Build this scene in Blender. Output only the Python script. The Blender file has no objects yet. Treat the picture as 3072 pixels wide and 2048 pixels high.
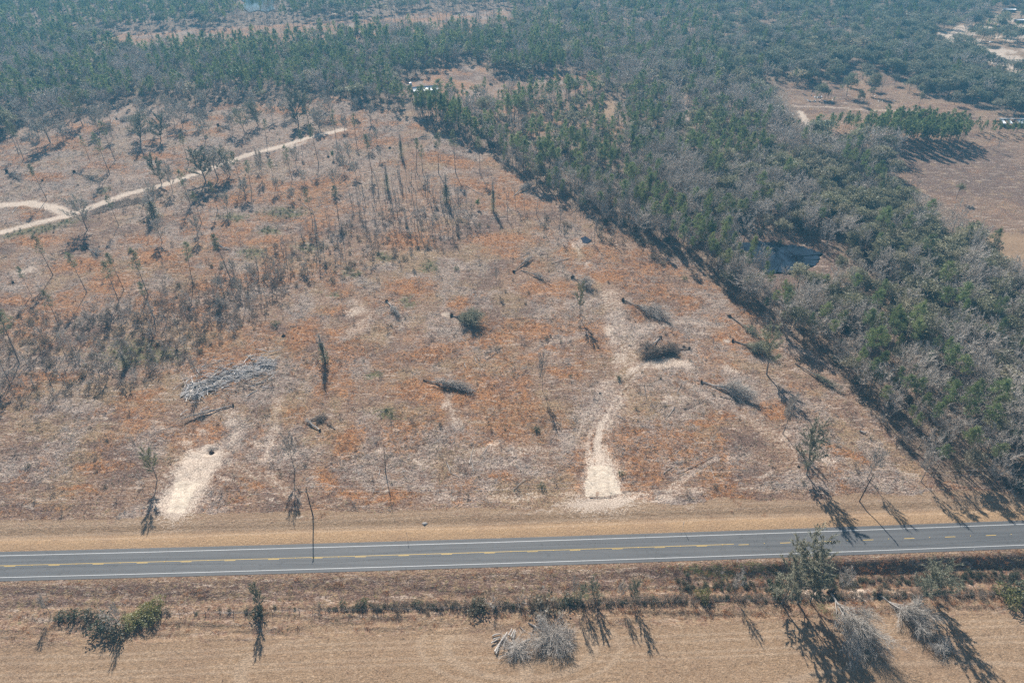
import bpy, math, random
import numpy as np
from mathutils import Matrix, Vector, Euler

random.seed(7)
RS = np.random.RandomState(11)
PI = math.pi
S = bpy.context.scene
COL = S.collection

# ------------------------------------------------------------------ camera
PITCH = math.radians(36.0)
CAMH = 163.0
FPX = 2048.0                       # focal length in pixels of the 3072 wide photograph
cam = bpy.data.cameras.new('camera')
cam.sensor_width = 36.0
cam.lens = 24.0
cam.clip_start = 1.0
cam.clip_end = 9000.0
camo = bpy.data.objects.new('camera', cam)
COL.objects.link(camo)
camo.location = (0, 0, CAMH)
camo.rotation_euler = (math.radians(90) - PITCH, 0, 0)
S.camera = camo

# ------------------------------------------------------------------ light
SUN_EL = math.radians(36.0)
SHADOW_AZ = math.radians(13.5)     # shadows fall towards the camera and a little to the right
sdir = Vector((math.sin(SHADOW_AZ) * math.cos(SUN_EL), -math.cos(SHADOW_AZ) * math.cos(SUN_EL), -math.sin(SUN_EL)))
sun = bpy.data.lights.new('sun', 'SUN')
sun.energy = 5.0
sun.angle = math.radians(0.53)
sun.color = (1.0, 0.955, 0.89)
suno = bpy.data.objects.new('sun', sun)
COL.objects.link(suno)
suno.rotation_euler = sdir.to_track_quat('-Z', 'Y').to_euler()
suno.location = (0, 300, 400)
W = bpy.data.worlds.new('World')
S.world = W
W.use_nodes = True
wn = W.node_tree.nodes
wn.clear()
sky = wn.new('ShaderNodeTexSky')
sky.sky_type = 'NISHITA'
sky.sun_disc = False
sky.sun_elevation = SUN_EL
sky.sun_rotation = math.atan2(-sdir.x, -sdir.y)
sky.altitude = 100
bg = wn.new('ShaderNodeBackground')
bg.inputs['Strength'].default_value = 0.055
wo = wn.new('ShaderNodeOutputWorld')
W.node_tree.links.new(sky.outputs[0], bg.inputs[0])
W.node_tree.links.new(bg.outputs[0], wo.inputs[0])
S.view_settings.view_transform = 'Standard'
S.view_settings.look = 'None'
S.view_settings.exposure = 0.56
S.view_settings.gamma = 1.0
S.view_settings.use_curve_mapping = False
S.render.engine = 'CYCLES'
S.cycles.max_bounces = 5
S.cycles.diffuse_bounces = 2
S.cycles.glossy_bounces = 2
S.cycles.transmission_bounces = 3
S.cycles.volume_bounces = 0
S.cycles.transparent_max_bounces = 4
S.cycles.use_denoising = False
HAZE_DENSITY = 0.00029
HAZE_COLOR = (0.20, 0.64, 1.0)

# ------------------------------------------------------------------ projection helpers
sp, cp = math.sin(PITCH), math.cos(PITCH)


def at(x, y, z=0.0):
    """ground point (at height z) that the photograph shows at pixel x, y of its 3072 x 2048 pixels"""
    u, v = x - 1536.0, y - 1024.0
    dy, dz = FPX * cp - v * sp, -FPX * sp - v * cp
    t = (CAMH - z) / -dz
    return u * t, dy * t


def topix(X, Y):
    X = np.asarray(X, float); Y = np.asarray(Y, float)
    fw = Y * cp + CAMH * sp
    up = Y * sp - CAMH * cp
    fw = np.maximum(fw, 1.0)
    return 1536.0 + FPX * X / fw, 1024.0 - FPX * up / fw


def vnoise(X, Y, scale, seed):
    r = np.random.RandomState(seed)
    T = r.rand(256, 256)
    x = np.asarray(X) / scale + 1000.0; y = np.asarray(Y) / scale + 1000.0
    xi = np.floor(x).astype(int); yi = np.floor(y).astype(int)
    fx = x - xi; fy = y - yi
    fx = fx * fx * (3 - 2 * fx); fy = fy * fy * (3 - 2 * fy)
    a = T[xi & 255, yi & 255]; b = T[(xi + 1) & 255, yi & 255]
    c = T[xi & 255, (yi + 1) & 255]; d = T[(xi + 1) & 255, (yi + 1) & 255]
    return (a * (1 - fx) + b * fx) * (1 - fy) + (c * (1 - fx) + d * fx) * fy


def fbm(X, Y, scale, seed, octv=3):
    o = 0; a = 1; s = 0
    for k in range(octv):
        o = o + a * vnoise(X, Y, scale / 2 ** k, seed + k * 13); s += a; a *= 0.55
    return o / s


def inpoly(x, y, P):
    x = np.asarray(x, float); y = np.asarray(y, float)
    ins = np.zeros(x.shape, bool)
    n = len(P)
    for i in range(n):
        x1, y1 = P[i]; x2, y2 = P[(i + 1) % n]
        if y1 == y2:
            continue
        c = ((y1 > y) != (y2 > y)) & (x < (x2 - x1) * (y - y1) / (y2 - y1) + x1)
        ins ^= c
    return ins


def sstep(a, b, x):
    t = np.clip((x - a) / (b - a), 0, 1)
    return t * t * (3 - 2 * t)


# ------------------------------------------------------------------ road line in the world
cl = [at(x, y) for x, y in ((0, 1698), (512, 1684), (1024, 1669.5), (1536, 1655), (2048, 1638.6), (2560, 1620.5), (3072, 1601))]
ca, cb, cc = np.polyfit([p[0] for p in cl], [p[1] for p in cl], 2)
wt = [at(x, y) for x, y in ((0, 1666.4), (1024, 1639), (2048, 1608.5), (3072, 1570.6))]
wb = [at(x, y) for x, y in ((0, 1731.7), (1024, 1703.4), (2048, 1673), (3072, 1633))]


def road_y(X):
    X = np.asarray(X, float)
    Xc = np.clip(X, -150, 190)
    y = ca * Xc * Xc + cb * Xc + cc
    return y + (X - Xc) * (2 * ca * Xc + cb)


def road_off(X, Y):
    return (np.asarray(Y) - road_y(X)) * 0.996


W_N = float(np.mean([road_off(*p) for p in wt]))
W_S = float(np.mean([road_off(*p) for p in wb]))
E_N = W_N + 1.35
E_S = W_S - 1.15

CLEAR = [(-1500, 560), (-400, 470), (0, 420), (70, 385), (175, 362), (280, 340), (390, 315), (480, 314), (610, 314), (700, 308),
         (780, 300), (870, 296), (1024, 290), (1100, 310), (1180, 335), (1240, 330), (1262, 362), (1430, 437), (1500, 490),
         (1620, 566), (1700, 606), (1845, 688), (1948, 734), (2076, 788), (2160, 872), (2274, 944), (2380, 1012), (2466, 1070),
         (2524, 1134), (2594, 1216), (2664, 1298), (2780, 1426), (2875, 1453), (3072, 1475), (4500, 1500), (4500, 3600), (-1500, 3600)]
OPEN_SHED = [(1185, 257), (1268, 218), (1359, 196), (1459, 190), (1472, 231), (1590, 233), (1686, 226), (1803, 228), (1808, 262),
             (1764, 282), (1600, 290), (1416, 300), (1303, 290), (1198, 282)]
SPARSE1 = [(1303, 283), (1416, 300), (1764, 290), (1860, 330), (1900, 400), (1780, 440), (1620, 420), (1440, 395), (1262, 345)]
PATCH2 = [(1792, 290), (1880, 300), (1850, 345), (1816, 375)]
CREEK = [(2022, 262), (2050, 262), (2064, 330), (2078, 388), (2052, 382), (2034, 322)]
STRIP = [(230, 158), (370, 96), (640, 85), (1024, 62), (1200, 42), (1530, 26), (1540, 70), (1400, 98), (1150, 108), (1000, 128),
         (700, 152), (400, 168)]
LAKE = [(712, -8), (760, -12), (838, -8), (818, 14), (826, 30), (800, 38), (772, 33), (748, 40), (728, 24), (735, 10)]
FARFIELD = [(2658, 515), (2700, 470), (2790, 455), (3072, 425), (4000, 380), (4000, 700), (3072, 700), (2954, 692), (2900, 660),
            (2830, 610), (2700, 545)]
TANFIELD = [(2945, 700), (4000, 690), (4000, 800), (3072, 800), (2985, 762)]
UPCLEAR = [(2335, 245), (2440, 262), (2510, 235), (2600, 205), (2700, 238), (2790, 292), (3072, 350), (4000, 430), (4000, 380),
           (3072, 425), (2790, 455), (2700, 470), (2600, 440), (2570, 425), (2505, 457), (2440, 380), (2375, 305)]
SANDY1 = [(2785, 112), (2870, 98), (2905, 122), (2950, 140), (3080, 192), (3080, 220), (2960, 186), (2880, 144), (2790, 128)]
SANDY2 = [(3015, 60), (3200, 60), (3200, 205), (3008, 195)]
SANDY3 = [(2985, 225), (3200, 232), (3200, 260), (3000, 246)]
# no tree may stand just below an opening, or its crown would hide the opening
TREES_OUT = [[(2600, 560), (2640, 500), (2760, 470), (2760, 620), (2900, 720), (2948, 770), (2965, 836), (3072, 866), (4000, 866), (4000, 690), (2700, 500)],
             [(2640, 520), (2940, 690), (2948, 770), (2830, 690), (2700, 610), (2610, 560)],
             [(2300, 270), (2345, 240), (2400, 320), (2450, 400), (2400, 420), (2330, 330)], [(2245, 790), (2490, 790), (2480, 850), (2290, 852)],
             [(2998, 30), (3056, 30), (3056, 66), (2998, 66)], [(2945, 122), (3004, 122), (3004, 165), (2945, 165)], [(3012, 70), (3072, 60), (3072, 118), (3020, 118)],
             [(3012, 150), (3090, 130), (3090, 205), (3020, 205)]]
SANDYWOOD = [(2780, 92), (2900, 70), (3010, 30), (3300, 20), (3300, 270), (2985, 256), (2900, 180), (2790, 150)]
POND = [(2215, 728), (2270, 722), (2330, 730), (2400, 737), (2472, 760), (2462, 782), (2430, 806), (2370, 822), (2300, 816), (2240, 775)]
DRIVE = [(1700 + x / 2.94, 1000 + y / 2.94) for x, y in
         [(160, 1440), (185, 1180), (190, 990), (235, 790), (330, 700), (420, 580), (500, 430), (600, 340), (720, 250), (860, 225),
          (870, 262), (680, 335), (570, 430), (530, 520), (500, 620), (430, 720), (375, 870), (352, 960), (390, 1080), (445, 1200), (505, 1420)]]
APRON = [(1700, 1500), (1760, 1486), (1905, 1480), (1960, 1486), (1900, 1512), (1860, 1530), (1760, 1534), (1690, 1522)]
LEFTSAND = [(570, 1350), (640, 1335), (680, 1360), (650, 1410), (622, 1460), (585, 1535), (530, 1562), (485, 1550), (462, 1515), (500, 1460), (540, 1380)]
TRACK = [(-900, 860), (-300, 775), (0, 697), (196, 649), (270, 623), (392, 579), (483, 557), (610, 514), (740, 466), (871, 431), (958, 405), (1030, 388)]
TRACK2 = [(-500, 640), (0, 617), (87, 610), (152, 620), (205, 640), (240, 634)]


TRAILS = [([(1900, 1110), (1830, 1150), (1760, 1250), (1700, 1340)], 3.5, 0.5),
          ([(1885, 1085), (1880, 1010), (1850, 940), (1830, 880)], 7.0, 0.52), ([(1900, 1120), (1950, 1095), (2010, 1088), (2060, 1096)], 4.5, 0.9), ([(1880, 1030), (1940, 980), (2060, 960), (2160, 980)], 3.5, 0.52),
          ([(1345, 1190), (1352, 1230), (1375, 1290)], 2.5, 0.6), ([(2150, 1370), (2060, 1430), (1975, 1500)], 1.6, 0.62),
          ([(835, 1200), (830, 1270), (795, 1375)], 2.6, 0.62), ([(700, 1340), (720, 1280), (690, 1230), (620, 1240)], 4.0, 0.5),
          ([(1700, 1345), (1560, 1350), (1480, 1345), (1400, 1360)], 2.0, 0.5), ([(1740, 790), (1735, 740), (1760, 724)], 2.2, 0.6),
          ([(2060, 1150), (2180, 1220), (2330, 1310), (2440, 1400)], 3.0, 0.45), ([(1060, 900), (1110, 940), (1080, 980), (1040, 1010)], 4.0, 0.5),
          ([(640, 1350), (700, 1400), (820, 1440), (900, 1500)], 3.0, 0.45), ([(60, 610), (300, 560), (520, 500)], 3.5, 0.45), ([(330, 440), (520, 400), (760, 360)], 3.0, 0.42),
          ([(1560, 1060), (1640, 1030), (1760, 1000)], 2.0, 0.42), ([(1240, 1500), (1500, 1490), (1760, 1480), (2000, 1470), (2300, 1465)], 1.0, 0.55)]
RUTS = [[(1790, 1490), (1785, 1400), (1775, 1330), (1790, 1270), (1835, 1200), (1880, 1140), (1930, 1100)],
        [(1830, 1490), (1820, 1400), (1805, 1330), (1815, 1280), (1855, 1200), (1895, 1145), (1950, 1100)],
        [(525, 1530), (560, 1450), (600, 1370)], [(560, 1530), (590, 1450), (625, 1370)]]


def dist_poly(X, Y, line):
    """distance in metres from world points to a polyline given in photo pixels"""
    X = np.asarray(X, float); Y = np.asarray(Y, float)
    d = np.full(X.shape, 1e9)
    P = [at(*p) for p in line]
    for (x1, y1), (x2, y2) in zip(P, P[1:]):
        dx, dy = x2 - x1, y2 - y1
        t = np.clip(((X - x1) * dx + (Y - y1) * dy) / (dx * dx + dy * dy), 0, 1)
        d = np.minimum(d, np.hypot(X - x1 - t * dx, Y - y1 - t * dy))
    return d


def ground_z(X, Y):
    X = np.asarray(X, float); Y = np.asarray(Y, float)
    o = road_off(X, Y)
    right = sstep(20, 90, X)
    z = np.zeros(np.broadcast(X, Y).shape)
    # bank and ditch south of the road, steeper towards the right
    s = -(o - E_S)
    depth = 0.55 + 1.75 * right
    w1 = 5.0 - 1.2 * right
    down = sstep(1.2, 1.2 + w1, s)
    up = sstep(8.0, 14.5, s)
    wob = 0.30 * (fbm(X, Y * 3, 9, 5) - 0.5) + 0.85 * (fbm(X * 0.16 + Y * 0.1, Y * 1.5, 2.4, 15, 2) - 0.5)
    z = z - depth * down * (1 - 0.75 * up) + wob * down * (1 - sstep(17, 20, s))
    # shallow ditch north
    n = o - E_N
    z = z - 0.45 * np.exp(-((n - 5.5) / 2.2) ** 2)
    # roughness away from the road
    far = sstep(10, 16, n)
    z = z + far * ((fbm(X, Y, 14, 21) - 0.5) * 0.9 + (fbm(X, Y, 2.6, 31, 2) - 0.5) * 0.42)
    fld = sstep(19, 24, s)
    z = z + fld * ((fbm(X, Y, 22, 41) - 0.5) * 0.35 + (fbm(X, Y, 1.6, 43, 2) - 0.5) * 0.10)
    ix, iy = topix(X, Y)
    z = np.where(inpoly(ix, iy, POND), z - 0.9, z)
    # pits left where trees were uprooted
    for px, py, r, dp in PITS:
        cx, cy = at(px, py)
        z = z - dp * np.exp(-(((X - cx) / r) ** 2 + ((Y - cy) / r) ** 2) ** 1.5)
    return z


PITS = [(634, 1353, 1.6, 1.0), (2478, 1790, 2.2, 1.1), (2612, 1790, 1.9, 0.9), (1350, 948, 1.5, 0.8), (2192, 1026, 1.3, 0.6)]


def gz(x, y):
    return float(ground_z(np.array([x]), np.array([y]))[0])


# ------------------------------------------------------------------ materials
def new_mat(name):
    m = bpy.data.materials.new(name)
    m.use_nodes = True
    nt = m.node_tree
    nt.nodes.clear()
    return m, nt, nt.nodes, nt.links


def mixc(nt, fac, a, b, mode='MIX'):
    n = nt.nodes.new('ShaderNodeMix')
    n.data_type = 'RGBA'
    n.blend_type = mode
    for sock, v in ((n.inputs[0], fac), (n.inputs[6], a), (n.inputs[7], b)):
        if isinstance(v, (int, float)):
            sock.default_value = v
        elif isinstance(v, tuple):
            sock.default_value = (*v, 1.0) if len(v) == 3 else v
        else:
            nt.links.new(v, sock)
    return n.outputs[2]


def mth(nt, op, a, b=None, clamp=False):
    n = nt.nodes.new('ShaderNodeMath')
    n.operation = op
    n.use_clamp = clamp
    for i, v in enumerate((a, b)):
        if v is None:
            continue
        if isinstance(v, (int, float)):
            n.inputs[i].default_value = v
        else:
            nt.links.new(v, n.inputs[i])
    return n.outputs[0]


def noise(nt, vec, scale, detail=3.0, rough=0.6, dist=0.0):
    n = nt.nodes.new('ShaderNodeTexNoise')
    n.inputs['Scale'].default_value = scale
    n.inputs['Detail'].default_value = detail
    n.inputs['Roughness'].default_value = rough
    n.inputs['Distortion'].default_value = dist
    nt.links.new(vec, n.inputs['Vector'])
    return n.outputs[0]


def smooth(nt, v, lo, hi):
    n = nt.nodes.new('ShaderNodeMapRange')
    n.interpolation_type = 'SMOOTHSTEP'
    n.inputs[1].default_value = lo
    n.inputs[2].default_value = hi
    nt.links.new(v, n.inputs[0])
    return n.outputs[0]


def simple(name, col, rough=0.9, var=0.25, scale=1.5, spec=0.2, island=0.0):
    """plain surface with grain and wear: colour varied by noise and by object"""
    m, nt, N, L = new_mat(name)
    tc = N.new('ShaderNodeTexCoord').outputs['Object']
    nz = noise(nt, tc, scale, 4, 0.65)
    oi = N.new('ShaderNodeObjectInfo').outputs['Random']
    g = mth(nt, 'ADD', mth(nt, 'MULTIPLY', nz, 2 * var), mth(nt, 'MULTIPLY', oi, var))
    if island:
        gi = N.new('ShaderNodeNewGeometry').outputs['Random Per Island']
        g = mth(nt, 'ADD', g, mth(nt, 'MULTIPLY', gi, island))
    g = mth(nt, 'ADD', g, 1.0 - 1.5 * var - island * 0.5)
    c = mixc(nt, 1.0, col, g, 'MULTIPLY')
    b = N.new('ShaderNodeBsdfPrincipled')
    b.inputs['Roughness'].default_value = rough
    b.inputs['Specular IOR Level'].default_value = spec
    L.new(c, b.inputs['Base Color'])
    o = N.new('ShaderNodeOutputMaterial')
    L.new(b.outputs[0], o.inputs[0])
    return m


def foliage(name, c1, c2, c3, trans=0.3, scale=0.35):
    """leaves: colour varies by tree, through the crown and by leaf clump"""
    m, nt, N, L = new_mat(name)
    tc = N.new('ShaderNodeTexCoord').outputs['Object']
    oi = N.new('ShaderNodeObjectInfo').outputs['Random']
    gi = N.new('ShaderNodeNewGeometry').outputs['Random Per Island']
    nz = noise(nt, tc, scale, 3, 0.6)
    c = mixc(nt, smooth(nt, nz, 0.35, 0.65), c1, c2)
    c = mixc(nt, mth(nt, 'MULTIPLY', smooth(nt, oi, 0.45, 1.0), 0.75), c, c3)
    hs = N.new('ShaderNodeHueSaturation')
    hs.inputs['Saturation'].default_value = 1.0
    oi2 = mth(nt, 'FRACT', mth(nt, 'MULTIPLY', oi, 17.3))
    val = mth(nt, 'ADD', mth(nt, 'MULTIPLY', gi, 0.7), mth(nt, 'MULTIPLY', oi2, 0.6))
    L.new(mth(nt, 'ADD', val, 0.35), hs.inputs['Value'])
    L.new(c, hs.inputs['Color'])
    d = N.new('ShaderNodeBsdfDiffuse')
    t = N.new('ShaderNodeBsdfTranslucent')
    g = N.new('ShaderNodeBsdfGlossy')
    g.inputs['Roughness'].default_value = 0.55
    g.inputs['Color'].default_value = (0.75, 0.8, 0.8, 1)
    L.new(hs.outputs[0], d.inputs[0])
    L.new(hs.outputs[0], t.inputs[0])
    mx = N.new('ShaderNodeMixShader')
    mx.inputs[0].default_value = trans
    L.new(d.outputs[0], mx.inputs[1])
    L.new(t.outputs[0], mx.inputs[2])
    mx2 = N.new('ShaderNodeMixShader')
    mx2.inputs[0].default_value = 0.05
    L.new(mx.outputs[0], mx2.inputs[1])
    L.new(g.outputs[0], mx2.inputs[2])
    o = N.new('ShaderNodeOutputMaterial')
    L.new(mx2.outputs[0], o.inputs[0])
    return m


M = {}
M['pine'] = foliage('pine_needles', (0.150, 0.200, 0.065), (0.205, 0.250, 0.082), (0.260, 0.280, 0.095), 0.48)
M['ever'] = foliage('broad_evergreen_leaves', (0.225, 0.215, 0.120), (0.315, 0.290, 0.180), (0.370, 0.315, 0.220), 0.45)
M['oak'] = foliage('oak_leaves', (0.175, 0.185, 0.105), (0.245, 0.245, 0.155), (0.275, 0.250, 0.180), 0.42)
M['yellowgreen'] = foliage('yellow_green_leaves', (0.235, 0.225, 0.065), (0.310, 0.275, 0.090), (0.28, 0.24, 0.10), 0.5)
M['vine'] = foliage('vine_leaves', (0.085, 0.095, 0.048), (0.130, 0.130, 0.070), (0.15, 0.12, 0.075), 0.4)
M['olive'] = foliage('olive_shrub_leaves', (0.185, 0.150, 0.095), (0.245, 0.200, 0.135), (0.26, 0.18, 0.125), 0.42)
M['brightgreen'] = foliage('bright_green_leaves', (0.110, 0.145, 0.060), (0.155, 0.185, 0.080), (0.18, 0.19, 0.10), 0.42)
M['twig'] = simple('grey_twigs', (0.60, 0.53, 0.46), 0.9, 0.25, 0.6, 0.15, 0.35)
M['twigpale'] = simple('pale_twigs', (0.52, 0.465, 0.405), 0.85, 0.2, 0.6, 0.2, 0.35)
M['twigbrown'] = simple('brown_twigs', (0.38, 0.30, 0.235), 0.9, 0.25, 0.6, 0.15, 0.4)
M['twiggreen'] = simple('greenish_twigs', (0.40, 0.385, 0.27), 0.9, 0.25, 0.6, 0.15, 0.4)
M['bark'] = simple('grey_bark', (0.24, 0.205, 0.175), 0.95, 0.3, 1.5, 0.1)
M['pinebark'] = simple('pine_bark', (0.23, 0.175, 0.14), 0.95, 0.3, 1.5, 0.1)
M['barkpale'] = simple('weathered_wood', (0.46, 0.42, 0.38), 0.85, 0.25, 1.5, 0.2, 0.3)
M['greyleaf'] = foliage('grey_green_leaves', (0.26, 0.26, 0.175), (0.34, 0.325, 0.235), (0.38, 0.34, 0.26), 0.45)
M['pinedull'] = foliage('dull_pine_needles', (0.17, 0.19, 0.095), (0.22, 0.235, 0.125), (0.25, 0.25, 0.13), 0.48)
M['silver'] = simple('silver_weathered_wood', (0.60, 0.56, 0.53), 0.8, 0.25, 1.5, 0.2, 0.3)
M['wood'] = simple('creosoted_wood', (0.12, 0.09, 0.07), 0.9, 0.2, 2.0, 0.1)
M['dirt'] = simple('dark_root_soil', (0.085, 0.055, 0.04), 0.98, 0.35, 2.0, 0.0)
M['dirtpale'] = simple('pale_root_soil', (0.42, 0.34, 0.25), 0.98, 0.3, 2.0, 0.0)
M['metal'] = simple('galvanised_steel', (0.36, 0.37, 0.38), 0.45, 0.2, 3.0, 0.5)
M['whitemetal'] = simple('white_sheet_metal', (0.68, 0.70, 0.72), 0.4, 0.12, 0.4, 0.5)
M['bluemetal'] = simple('weathered_roof_sheet', (0.36, 0.42, 0.46), 0.45, 0.25, 0.3, 0.5)
M['rustmetal'] = simple('rusty_sheet', (0.25, 0.17, 0.12), 0.7, 0.35, 0.8, 0.3)
M['concrete'] = simple('concrete', (0.33, 0.30, 0.275), 0.9, 0.2, 3.0, 0.2)
M['darkwall'] = simple('dark_wall_boards', (0.12, 0.11, 0.10), 0.9, 0.25, 1.0, 0.1)  # plain dark boards, tone varied at random
M['broom'] = foliage('orange_broomsedge', (0.50, 0.255, 0.125), (0.58, 0.32, 0.16), (0.44, 0.22, 0.115), 0.5)
M['straw'] = foliage('tan_straw', (0.46, 0.36, 0.23), (0.52, 0.42, 0.28), (0.40, 0.30, 0.19), 0.5)
M['weed'] = foliage('dark_dead_weeds', (0.20, 0.135, 0.10), (0.26, 0.18, 0.13), (0.16, 0.10, 0.08), 0.4)
M['car1'] = simple('white_car_paint', (0.62, 0.64, 0.66), 0.3, 0.05, 1.0, 0.6)
M['glass'] = simple('dark_car_glass', (0.03, 0.035, 0.04), 0.1, 0.1, 1.0, 0.6)
M['rubber'] = simple('tyre_rubber', (0.03, 0.03, 0.03), 0.9, 0.1, 1.0, 0.1)


# ------------------------------------------------------------------ mesh builder (triangles only)
class MB:
    def __init__(self):
        self.V = []; self.F = []; self.mi = []; self.n = 0

    def add(self, v, f, mi=0):
        v = np.asarray(v, float).reshape(-1, 3); f = np.asarray(f, int).reshape(-1, 3)
        if not len(f):
            return
        self.V.append(v); self.F.append(f + self.n); self.mi.append(np.full(len(f), mi)); self.n += len(v)

    def tube(self, P, R, n=5, mi=0, cap=True):
        P = np.asarray(P, float); k = len(P)
        R = np.broadcast_to(np.asarray(R, float), (k,))
        T = np.gradient(P, axis=0)
        T /= np.linalg.norm(T, axis=1)[:, None] + 1e-9
        ref = np.array([0.31, 0.87, 0.38]) if abs(T[0][2]) > 0.7 else np.array([0.05, 0.1, 1.0])
        A = np.cross(T, ref); A /= np.linalg.norm(A, axis=1)[:, None] + 1e-9
        B = np.cross(T, A)
        a = np.arange(n) * 2 * PI / n
        V = P[:, None, :] + R[:, None, None] * (np.cos(a)[None, :, None] * A[:, None, :] + np.sin(a)[None, :, None] * B[:, None, :])
        V = V.reshape(-1, 3)
        F = []
        for i in range(k - 1):
            for j in range(n):
                p, q = i * n + j, i * n + (j + 1) % n
                F += [(p, q, q + n), (p, q + n, p + n)]
        if cap and n > 2:
            for base in (0, (k - 1) * n):
                for j in range(1, n - 1):
                    F.append((base, base + j, base + j + 1))
        self.add(V, F, mi)

    def slivers(self, C, D, L, Wd, mi=0):
        """thin tapering twigs/needles: one triangle each, from C along D"""
        C = np.asarray(C, float); m = len(C)
        D = np.asarray(D, float); D = D / (np.linalg.norm(D, axis=1)[:, None] + 1e-9)
        sd = np.cross(D, RS.normal(size=(m, 3))); sd /= np.linalg.norm(sd, axis=1)[:, None] + 1e-9
        L = np.broadcast_to(np.asarray(L, float), (m,)); Wd = np.broadcast_to(np.asarray(Wd, float), (m,))
        V = np.stack([C - sd * Wd[:, None] / 2, C + sd * Wd[:, None] / 2, C + D * L[:, None]], 1)
        self.add(V.reshape(-1, 3), np.arange(3 * m).reshape(-1, 3), mi)

    def leaves(self, C, L, Wd, mi=0, up=0.0):
        """small diamond leaf sprays"""
        C = np.asarray(C, float); m = len(C)
        D = RS.normal(size=(m, 3)); D[:, 2] += up
        D /= np.linalg.norm(D, axis=1)[:, None]
        sd = np.cross(D, RS.normal(size=(m, 3))); sd /= np.linalg.norm(sd, axis=1)[:, None] + 1e-9
        L = np.broadcast_to(np.asarray(L, float), (m,)) * RS.uniform(0.7, 1.3, m); Wd = np.broadcast_to(np.asarray(Wd, float), (m,))
        V = np.stack([C - D * L[:, None] / 2, C + sd * Wd[:, None] / 2, C + D * L[:, None] / 2, C - sd * Wd[:, None] / 2], 1)
        b = np.arange(m)[:, None] * 4
        F = np.concatenate([b + [0, 1, 2], b + [0, 2, 3]], 1)
        self.add(V.reshape(-1, 3), F.reshape(-1, 3), mi)

    def box(self, cx, cy, cz, sx, sy, sz, mi=0, rot=0.0):
        V = []
        for z in (-1, 1):
            for x, y in ((-1, -1), (1, -1), (1, 1), (-1, 1)):
                px, py = x * sx / 2, y * sy / 2
                V.append((cx + px * math.cos(rot) - py * math.sin(rot), cy + px * math.sin(rot) + py * math.cos(rot), cz + z * sz / 2))
        F = [(0, 2, 1), (0, 3, 2), (4, 5, 6), (4, 6, 7)]
        for i in range(4):
            j = (i + 1) % 4
            F += [(i, j, j + 4), (i, j + 4, i + 4)]
        self.add(V, F, mi)

    def arrays(self):
        return np.concatenate(self.V), np.concatenate(self.F), np.concatenate(self.mi)

    def mesh(self, name, mats):
        V, F, mi = self.arrays()
        me = bpy.data.meshes.new(name)
        me.vertices.add(len(V)); me.vertices.foreach_set('co', V.ravel().astype(np.float32))
        me.loops.add(len(F) * 3); me.loops.foreach_set('vertex_index', F.ravel().astype(np.int32))
        me.polygons.add(len(F)); me.polygons.foreach_set('loop_start', (np.arange(len(F)) * 3).astype(np.int32))
        for m in (mats if isinstance(mats, (list, tuple)) else [mats]):
            me.materials.append(m)
        me.polygons.foreach_set('material_index', mi.astype(np.int32))
        me.update(calc_edges=True)
        return me


def link(name, me, parent=None):
    o = bpy.data.objects.new(name, me)
    COL.objects.link(o)
    if parent:
        o.parent = parent
    return o


def empty(name, loc, label, cat, group=None, rz=0.0, scale=1.0):
    o = bpy.data.objects.new(name, None)
    o.empty_display_size = 0.3
    COL.objects.link(o)
    o.location = loc
    o.rotation_euler = (0, 0, rz)
    o.scale = (scale, scale, scale) if not hasattr(scale, '__len__') else scale
    o['label'] = label; o['category'] = cat
    if group:
        o['group'] = group
    return o


def tag(o, label, cat, group=None):
    o['label'] = label; o['category'] = cat
    if group:
        o['group'] = group
    return o


# ------------------------------------------------------------------ ground sheet
def build_ground():
    core = np.arange(-600, 3673, 8.0)
    outer = []
    x = 12.0; c = 0
    while c < 40000:
        x *= 1.16; c += x; outer.append(c)
    outer = np.array(outer)
    cols = np.concatenate([(-600 - outer)[::-1], core, 3672 + outer])
    ys = np.concatenate([np.arange(2320, 120, -4.0), np.arange(120, -60, -3.0)])
    drow = np.array([at(1536, y)[1] for y in ys])
    drow = np.concatenate([[-105, -85, -50, -10, 20, 40, 52, 60], drow[drow > 62], [1200, 1350, 1600, 2000, 2500]])
    fw = drow * cp + CAMH * sp
    X = (cols[None, :] - 1536) * fw[:, None] / FPX
    X = np.clip(X, -2500, 2500)
    Y = np.repeat(drow[:, None], len(cols), 1)
    Z = ground_z(X, Y)
    # keep the sheet below the asphalt
    o = road_off(X, Y)
    Z = np.where((o < E_N + 0.2) & (o > E_S - 0.2), -0.03, Z)
    nr, nc = X.shape
    V = np.stack([X, Y, Z], -1).reshape(-1, 3)
    i = np.arange(nr - 1)[:, None] * nc + np.arange(nc - 1)[None, :]
    Q = np.stack([i, i + 1, i + 1 + nc, i + nc], -1).reshape(-1, 4)
    ax = np.abs(V[:, 0])[Q]
    Q = Q[ax.min(1) < 2499.9]
    me = bpy.data.meshes.new('ground')
    me.vertices.add(len(V)); me.vertices.foreach_set('co', V.ravel().astype(np.float32))
    me.loops.add(Q.size); me.loops.foreach_set('vertex_index', Q.ravel().astype(np.int32))
    me.polygons.add(len(Q)); me.polygons.foreach_set('loop_start', (np.arange(len(Q)) * 4).astype(np.int32))
    me.polygons.foreach_set('use_smooth', np.ones(len(Q), bool))
    me.update(calc_edges=True)
    mk = ground_masks(V[:, 0], V[:, 1])
    for name, keys in (('cover_a', ('sand', 'orange', 'straw')), ('cover_b', ('slash', 'litter', 'green')), ('cover_c', ('mown', 'brown', 'pale'))):
        a = me.color_attributes.new(name, 'FLOAT_COLOR', 'POINT')
        arr = np.ones((len(V), 4), np.float32)
        for k, key in enumerate(keys):
            arr[:, k] = mk[key]
        a.data.foreach_set('color', arr.ravel())
    o = link('ground', me)
    o['kind'] = 'structure'
    return o


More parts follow.
